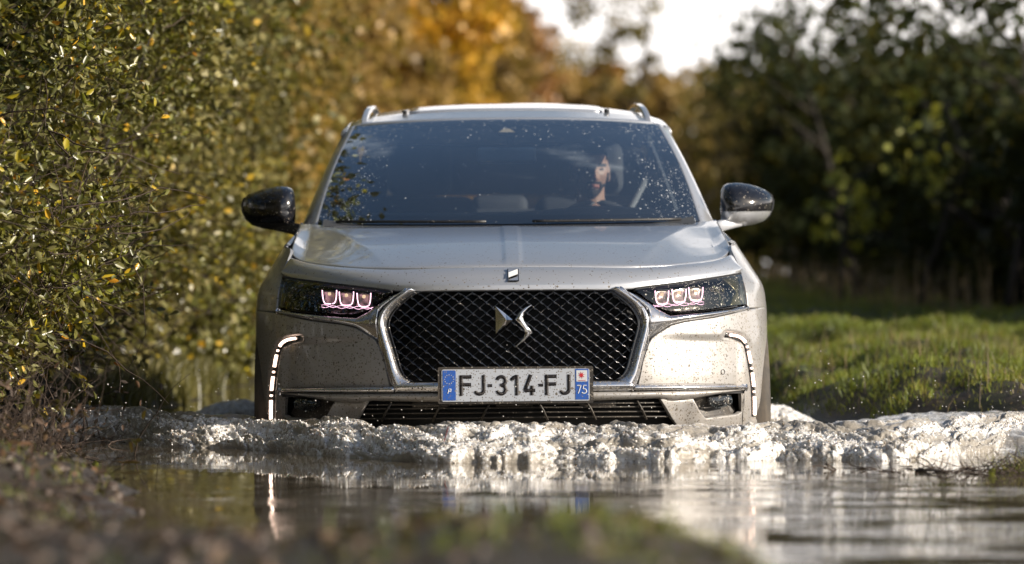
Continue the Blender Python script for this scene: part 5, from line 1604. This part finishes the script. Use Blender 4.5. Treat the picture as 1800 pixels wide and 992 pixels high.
# pixel boxes (x0,x1) of each character, rows 659..695
H_, Wd = 36.0, 6.0
def chr_paths(c, x0, x1):
    h = Wd / 2; T_, B_ = 659.0, 695.0
    if c == 'F': return [[(x0 + h, T_), (x0 + h, B_)], [(x0 + h, T_ + h), (x1, T_ + h)], [(x0 + h, T_ + 16.5), (x1 - 1, T_ + 16.5)]]
    if c == 'J':
        w = (x1 - x0) / 2 - h; cx = (x0 + x1) / 2
        return [[(x1 - h, T_), (x1 - h, B_ - h - w)] + [(p[0], p[1]) for p in arc(cx, B_ - h - w * .95, w, 0, 165, 14, w * .95)]]
    if c == '3':
        w = (x1 - x0) / 2 - h; cx = (x0 + x1) / 2; r1 = 7.3
        return [[(p[0], p[1]) for p in arc(cx, T_ + h + r1, w, -180 + 12, 75, 16, r1)], [(cx - 2.5, T_ + h + 2 * r1 + .5), (cx + 2, T_ + h + 2 * r1 + .5)],
                [(p[0], p[1]) for p in arc(cx, B_ - h - 7.6, w, -75, 168, 16, 7.6)]]
    if c == '1': return [[(x1 - h, T_), (x1 - h, B_)], [(x1 - h - .5, T_ + 2.6), (x1 - h - 5, T_ + 4), (x0 + 1.2, T_ + 9.5)]]
    if c == '4': return [[(x0 + 13, T_), (x0 + h, T_ + 26), (x0 + h + .4, T_ + 27.0)], [(x0 + h - 1.5, T_ + 27.3), (x1, T_ + 27.3)], [(x0 + 15, T_ + 19), (x0 + 15, B_)]]
    if c == '-': return [[(x0, 677.4), (x1, 677.4)]]
for c, x0, x1 in (('F', 807, 828), ('J', 831.5, 852.4), ('-', 856.5, 864), ('3', 869.8, 890.7), ('1', 896.5, 910.4), ('4', 918.8, 939.4), ('-', 945.8, 953.3), ('F', 956.7, 977), ('J', 981, 1001.7)):
    pp = [[PL(*p) for p in path] for path in chr_paths(c, x0, x1)]
    stroke('character' if c != '-' else 'dash', pp, Wd * .00199 if c != '-' else .0100, M['plate_black'], plate)
def band(x0, x1, y0_, y1_): a = PL(x0, y0_); b = PL(x1, y1_); return [(a[0], a[1]), (b[0], a[1]), (b[0], b[1]), (a[0], b[1])]
extrude2d('blue_band', band(777.5, 800.2, 650.5, 703), .0148, .0006, M['plate_blue'], plate)
extrude2d('blue_band', band(1009.6, 1032.5, 649.5, 703), .0148, .0006, M['plate_blue'], plate)
extrude2d('region_field', band(1011.4, 1030.6, 651.8, 671.6), .0156, .0005, M['plate_white'], plate)
# star, ring of stars, letters
c = PL(1020.2, 660.5)
st = []
for k in range(16):
    r_ = .0128 if k % 2 == 0 else .0050
    st.append((c[0] + r_ * math.cos(R(22.5 * k + 12)), c[1] + r_ * math.sin(R(22.5 * k + 12))))
extrude2d('region_star', st, .0163, .0005, M['plate_red'], plate)
stroke('region_line', [[PL(1014.2, 669.6), PL(1027.4, 669.6)]], .0018, M['plate_red'], plate, y=.0163, th=.0004)
def small(paths, w=.0034, nm='digit'): stroke(nm, [[PL(*p) for p in q_] for q_ in paths], w, M['plate_white'], plate, y=.0156, th=.0005)
small([[(1012.5, 678.5), (1019.5, 678.5)], [(1019.3, 678.2), (1014.2, 692.5)]])
small([[(1029.3, 678.5), (1023.6, 678.5)], [(1023.8, 678), (1022.8, 684.2)], [(1022.8, 684.4)] + arc(1024.6, 688.4, 4.4, -70, 150, 12, 4.0)])
small([[(788, 682.5), (786.2, 691)], [(788, 683), (791.8, 683.2), (791.8, 686.6), (787.5, 687)]], .0028, 'letter')
for k in range(12):
    a = R(30 * k); cx, cy = PL(788.7 + 8.0 * math.cos(a), 666 + 8.0 * math.sin(a))
    s5 = [(cx + (.0024 if j % 2 == 0 else .0010) * math.sin(R(36 * j)), cy + (.0024 if j % 2 == 0 else .0010) * math.cos(R(36 * j))) for j in range(10)]
    extrude2d('star', s5, .0156, .0005, M['plate_white'], plate)

# small details on the bumper: tow eye cover on the left, parking sensor on the right
for pts in ([(-278, 677), (-276, 655), (-272, 650), (-256, 650), (-251, 655), (-248, 677)],):
    P = surf(np.abs(np.array(pts)[:, 0]), np.array(pts)[:, 1], np.full(len(pts), -.0105)); P[:, 0] *= -1
    Q = resample(smooth_poly(P, 1), 40); m = MB(); m.tube(loc_(Q), .0011, 4); m.build('tow_eye_cover', M['void'], car)
th = np.linspace(0, 2 * np.pi, 20); P = surf(373 + 3.4 * np.cos(th), 657 + 4.4 * np.sin(th), np.full(20, -.0105))
m = MB(); m.tube(loc_(P), .0009, 4); m.build('parking_sensor', M['void'], car)

# ---------------- cabin
def ibox(name, c, d, mat, r=.03, rot=None, parent=None):
    m = MB(); m.box((0, 0, 0), d); o = m.build(name, mat, parent or car, True); o.location = (c[0], c[1], c[2] + DEEP)
    if rot: o.rotation_euler = rot
    bv = o.modifiers.new('b', 'BEVEL'); bv.width = r; bv.segments = 4; return o
P = []
for y, z in ((1.42, .805), (1.62, .850), (1.78, .862), (1.90, .84), (1.96, .70)):
    xs = np.linspace(-.72, .72, 40); zz = z + .022 * np.exp(-((xs - .36) / .20) ** 2) * (1.6 < y < 1.95) ; P.append(np.stack([xs, 0 * xs + y, zz + 0 * xs], -1))
sheet('dashboard', np.array(P), M['dash'], rim=False)
for x in (-.36, .36):
    st_ = ibox('front_seat', (x, 2.62, .62), (.48, .15, .66), M['seat'], .06, (R(-14), 0, 0))
    ibox('seat_cushion', (x, 2.38, .34), (.50, .52, .14), M['seat'], .05)
    ibox('headrest', (x, 2.74, 1.06), (.27, .10, .22), M['seat'], .045, (R(-8), 0, 0))
ibox('rear_bench', (0, 3.42, .60), (1.26, .16, .62), M['seat'], .06, (R(-12), 0, 0))
for x in (-.42, -.02, .42): ibox('rear_headrest', (x, 3.50, .915), (.25, .09, .11), M['seat'], .04)
M['mirror_shell'] = simple('mirror shell', (.7, .72, .74), .4)
# rear view mirror
ibox('cabin_mirror', (.0, 2.00, 1.095), (.235, .03, .062), M['mirror_shell'], .014)
ibox('cabin_mirror_stalk', (.012, 2.01, 1.15), (.03, .03, .08), M['black'], .008)
# steering wheel
th = np.linspace(0, 2 * np.pi, 49); sw = np.stack([.185 * np.cos(th), -.0 + .185 * np.sin(th) * math.sin(R(24)), .185 * np.sin(th) * math.cos(R(24))], -1)
m = MB(); m.tube(sw + np.array([.36, 2.08, .735 + DEEP]), .0145, 8); wl = m.build('steering_wheel', M['dash'], car, True)
m = MB()
for a in (200, 340, 270): m.tube(np.array([[.36, 2.05, .735 + DEEP], [.36 + .18 * math.cos(R(a)), 2.08 + .18 * math.sin(R(a)) * .4, .735 + DEEP + .18 * math.sin(R(a)) * .91]]), [.03, .016], 6)
m.build('wheel_spoke', M['dash'], wl, True)
m = MB(); m.tube(np.array([[.60, 2.56, 1.04 + DEEP], [.50, 2.46, .86 + DEEP], [.36, 2.36, .62 + DEEP], [.25, 2.33, .45 + DEEP]]), .014, 6); m.build('seat_belt', M['belt'], car, True)

# ================================================================ THE DRIVER
drv = empty('person', (0, 0, 0))
tag(drv, 'bearded man in a dark top gripping the steering wheel', 'person')
drv.matrix_world = Matrix.Identity(4)
carM = Matrix.Translation(car.location) @ car.rotation_euler.to_matrix().to_4x4()
seat_w = carM @ Vector((.36, 2.35, DEEP + .38))
drv.location = seat_w; drv.rotation_euler = car.rotation_euler
HC = np.array([-.010, .10, .66])          # head centre relative to the hips
def head_mesh():
    nu, nv = 96, 80
    th = np.linspace(-np.pi, np.pi, nu, endpoint=False); ph = np.linspace(.02, np.pi - .02, nv)
    T, Pp = np.meshgrid(th, ph)
    X = np.sin(Pp) * np.sin(T); Y = -np.sin(Pp) * np.cos(T); Z = np.cos(Pp)    # front is -y
    x = X * .074; y = Y * .097; z = Z * .118
    low = sstep(.1, -1.0, Z)
    x = x * (1 - .30 * low); y = np.where(Y < 0, y * (1 - .05 * low), y * (1 - .42 * low))
    fr = sstep(.1, .75, -Y)
    x = x * (1 - .04 * np.exp(-((Z - .25) / .12) ** 2) * fr)
    g = lambda cx, cz, sx, sz: np.exp(-((x - cx) / sx) ** 2 - ((z - cz) / sz) ** 2) * (Y < .1)
    d = 0
    d = d + .0255 * g(0, -.022, .0105, .011) + .0135 * g(0, .000, .0075, .020)          # nose tip and bridge
    d = d + .0055 * (g(-.013, -.026, .007, .007) + g(.013, -.026, .007, .007))          # nostrils
    d = d - .0125 * (g(-.032, .014, .017, .012) + g(.032, .014, .017, .012))            # eye sockets
    d = d + .0065 * (g(-.031, .034, .020, .006) + g(.031, .034, .020, .006))            # brow
    d = d + .0050 * (g(-.031, .013, .010, .0065) + g(.031, .013, .010, .0065))          # lids
    d = d + .0050 * (g(-.046, -.012, .016, .016) + g(.046, -.012, .016, .016))          # cheekbones
    d = d + .0075 * g(0, -.052, .021, .0045) + .0085 * g(0, -.0605, .017, .0048) - .003 * g(0, -.0565, .022, .002)   # lips
    d = d + .0100 * g(0, -.092, .022, .016) - .004 * g(0, -.074, .02, .006)             # chin
    y = y - d
    return np.stack([x, y, z], -1)
H = head_mesh(); nvh, nuh = H.shape[:2]
def rotm(rx, ry, rz): return np.array((Matrix.Rotation(rz, 3, 'Z') @ Matrix.Rotation(ry, 3, 'Y') @ Matrix.Rotation(rx, 3, 'X')))
HR = rotm(R(4), R(2), R(9))
def headpt(P): return np.asarray(P) @ HR.T + HC
m = MB()
m.add(headpt(H.reshape(-1, 3)), np.concatenate([gquads(nvh, nuh, wrap=True)]))
m.add(headpt(np.concatenate([H[0], H[0].mean(0, keepdims=True)])), None, [[i, nuh, (i + 1) % nuh] for i in range(nuh)])
m.add(headpt(np.concatenate([H[-1], H[-1].mean(0, keepdims=True)])), None, [[i, (i + 1) % nuh, nuh] for i in range(nuh)])
for sd in (1, -1):      # ears
    th = np.linspace(0, 2 * np.pi, 20)
    e = np.stack([sd * (.072 + .010 * np.abs(np.cos(th * .5))), .012 + .016 * np.cos(th), -.004 + .032 * np.sin(th)], -1)
    m.tube(headpt(e), .0065, 6); m.add(headpt(np.array([[sd * .074, .0, 0]]) + IV * np.array([.009, .016, .028])), None, IF)
# neck, torso, arms, thighs as tapering tubes, fused by the remesh below
def limb(pts, rad, seg=16): m.tube(np.array(pts, float), rad, seg)
limb([HC + [0, .02, -.05], HC + [0, .03, -.13], HC + [0, .05, -.20]], [.056, .058, .075])
def torso(mb, k=0.0):
    rings = [(0, .16, .11, .0), (.12, .15, .11, .03), (.28, .18, .125, .07), (.38, .205, .12, .10), (.44, .185, .10, .12), (.49, .09, .075, .13), (.53, .062, .06, .135)]
    th = np.linspace(0, 2 * np.pi, 32, endpoint=False)
    V = np.array([[[(a + k) * np.cos(q), y + (b + k) * np.sin(q), z] for q in th] for z, a, b, y in rings])
    mb.add(V.reshape(-1, 3), gquads(len(rings), 32, wrap=True))
torso(m)
arms = {}
for sd in (1, -1):
    sh = np.array([sd * .185, .11, .43]); el = np.array([sd * .25, -.10, .22]); wr = np.array([sd * .175, -.27, .36]); hn = np.array([sd * .175, -.32, .39])
    arms[sd] = (sh, el, wr, hn)
    limb([sh, (sh + el) / 2, el, (el + wr) / 2, wr, hn], [.058, .050, .043, .039, .027, .030], 12)
    m.add(hn + IV * np.array([.030, .022, .042]), None, IF)
    for k in range(4):     # fingers curl forward over the rim
        b_ = hn + np.array([sd * .006, -.012, .030 - .019 * k]); l_ = (.034, .038, .036, .028)[k]
        m.tube(np.array([b_, b_ + [-sd * .004, -l_ * .7, .004], b_ + [-sd * .018, -l_, -.002], b_ + [-sd * .032, -l_ * .75, -.006]]), [.0095, .0088, .0078, .0065], 8)
    b_ = hn + np.array([-sd * .018, .004, .030]); m.tube(np.array([b_, b_ + [-sd * .014, -.012, .018], b_ + [-sd * .018, -.030, .026]]), [.011, .0095, .008], 8)
    limb([[sd * .09, .02, .0], [sd * .13, -.22, .05], [sd * .14, -.42, .03]], [.085, .072, .055], 14)
body = m.build('body', M['skin'], drv, True)
rm = body.modifiers.new('fuse', 'REMESH'); rm.mode = 'VOXEL'; rm.voxel_size = .0042; rm.use_smooth_shade = True
# clothes
m = MB(); torso(m, .010)
for sd in (1, -1):
    sh, el, wr, hn = arms[sd]; m.tube(np.array([sh + [-.03 * sd, 0, 0], sh, (sh + el) / 2, el, (el + wr) / 2, wr]), [.07, .070, .060, .053, .047, .036], 14)
    m.tube(np.array([[sd * .09, .02, .0], [sd * .13, -.22, .05], [sd * .14, -.44, .03]]), [.098, .085, .068], 14)
o = m.build('jersey', M['cloth'], drv, True); rm = o.modifiers.new('fuse', 'REMESH'); rm.mode = 'VOXEL'; rm.voxel_size = .007; rm.use_smooth_shade = True
# hair: cap over the skull, beard and brows
def shell(name, cond, off, mat):
    i = np.arange(nvh - 1)[:, None] * nuh; j = np.arange(nuh)[None]; Q = gquads(nvh, nuh, wrap=True)
    C = H.reshape(-1, 3)[Q].mean(1); keep = cond(C)
    P = H.reshape(-1, 3) * 1.0; nrm = P / np.array([.074, .097, .118]) ** 2; nrm /= np.linalg.norm(nrm, axis=1)[:, None]
    jit = (vn(P[:, 0] * 260, P[:, 2] * 260, 5) - .5) * .002
    V = headpt(P + nrm * (off + jit)[:, None])
    used, inv = np.unique(Q[keep], return_inverse=True)
    o = mesh_np(name, V[used], inv.reshape(-1, 4), mat=mat, parent=drv, smooth=True)
    s_ = o.modifiers.new('t', 'SOLIDIFY'); s_.thickness = .004; s_.offset = 0; return o
shell('hair', lambda C: (C[:, 2] > .070 - .02 * (np.abs(C[:, 0]) > .05)) | ((C[:, 1] > -.005) & (C[:, 2] > -.035)) , .006, M['hair'])
shell('beard', lambda C: (C[:, 1] < -.0) & (((C[:, 2] < -.070) & (C[:, 2] > -.115)) | ((np.abs(C[:, 0]) > .026) & (C[:, 2] < -.048) & (C[:, 2] > -.10)) | ((C[:, 2] < -.040) & (C[:, 2] > -.0485) & (np.abs(C[:, 0]) < .03)) | ((np.abs(C[:, 0]) > .056) & (C[:, 2] < .0) & (C[:, 2] > -.09))), .0012, M['beard'])
shell('eyebrow', lambda C: (C[:, 1] < 0) & (C[:, 2] > .0265) & (C[:, 2] < .0345) & (np.abs(C[:, 0]) > .012) & (np.abs(C[:, 0]) < .050), .0015, M['beard'])
shell('lips', lambda C: (C[:, 1] < 0) & (C[:, 2] > -.065) & (C[:, 2] < -.0495) & (np.abs(C[:, 0]) < .022), .0, M['lip'])
for sd in (1, -1):
    m = MB(); m.add(headpt(np.array([sd * .0315, -.0815, .0135]) + IV * np.array([.0120, .009, .0050])), None, IF); e = m.build('eye', M['eye'], drv, True)
    m = MB(); m.add(headpt(np.array([sd * .0315, -.0905, .0135]) + IV * np.array([.0052, .0015, .0046])), None, IF); m.build('iris', M['iris'], e, True)
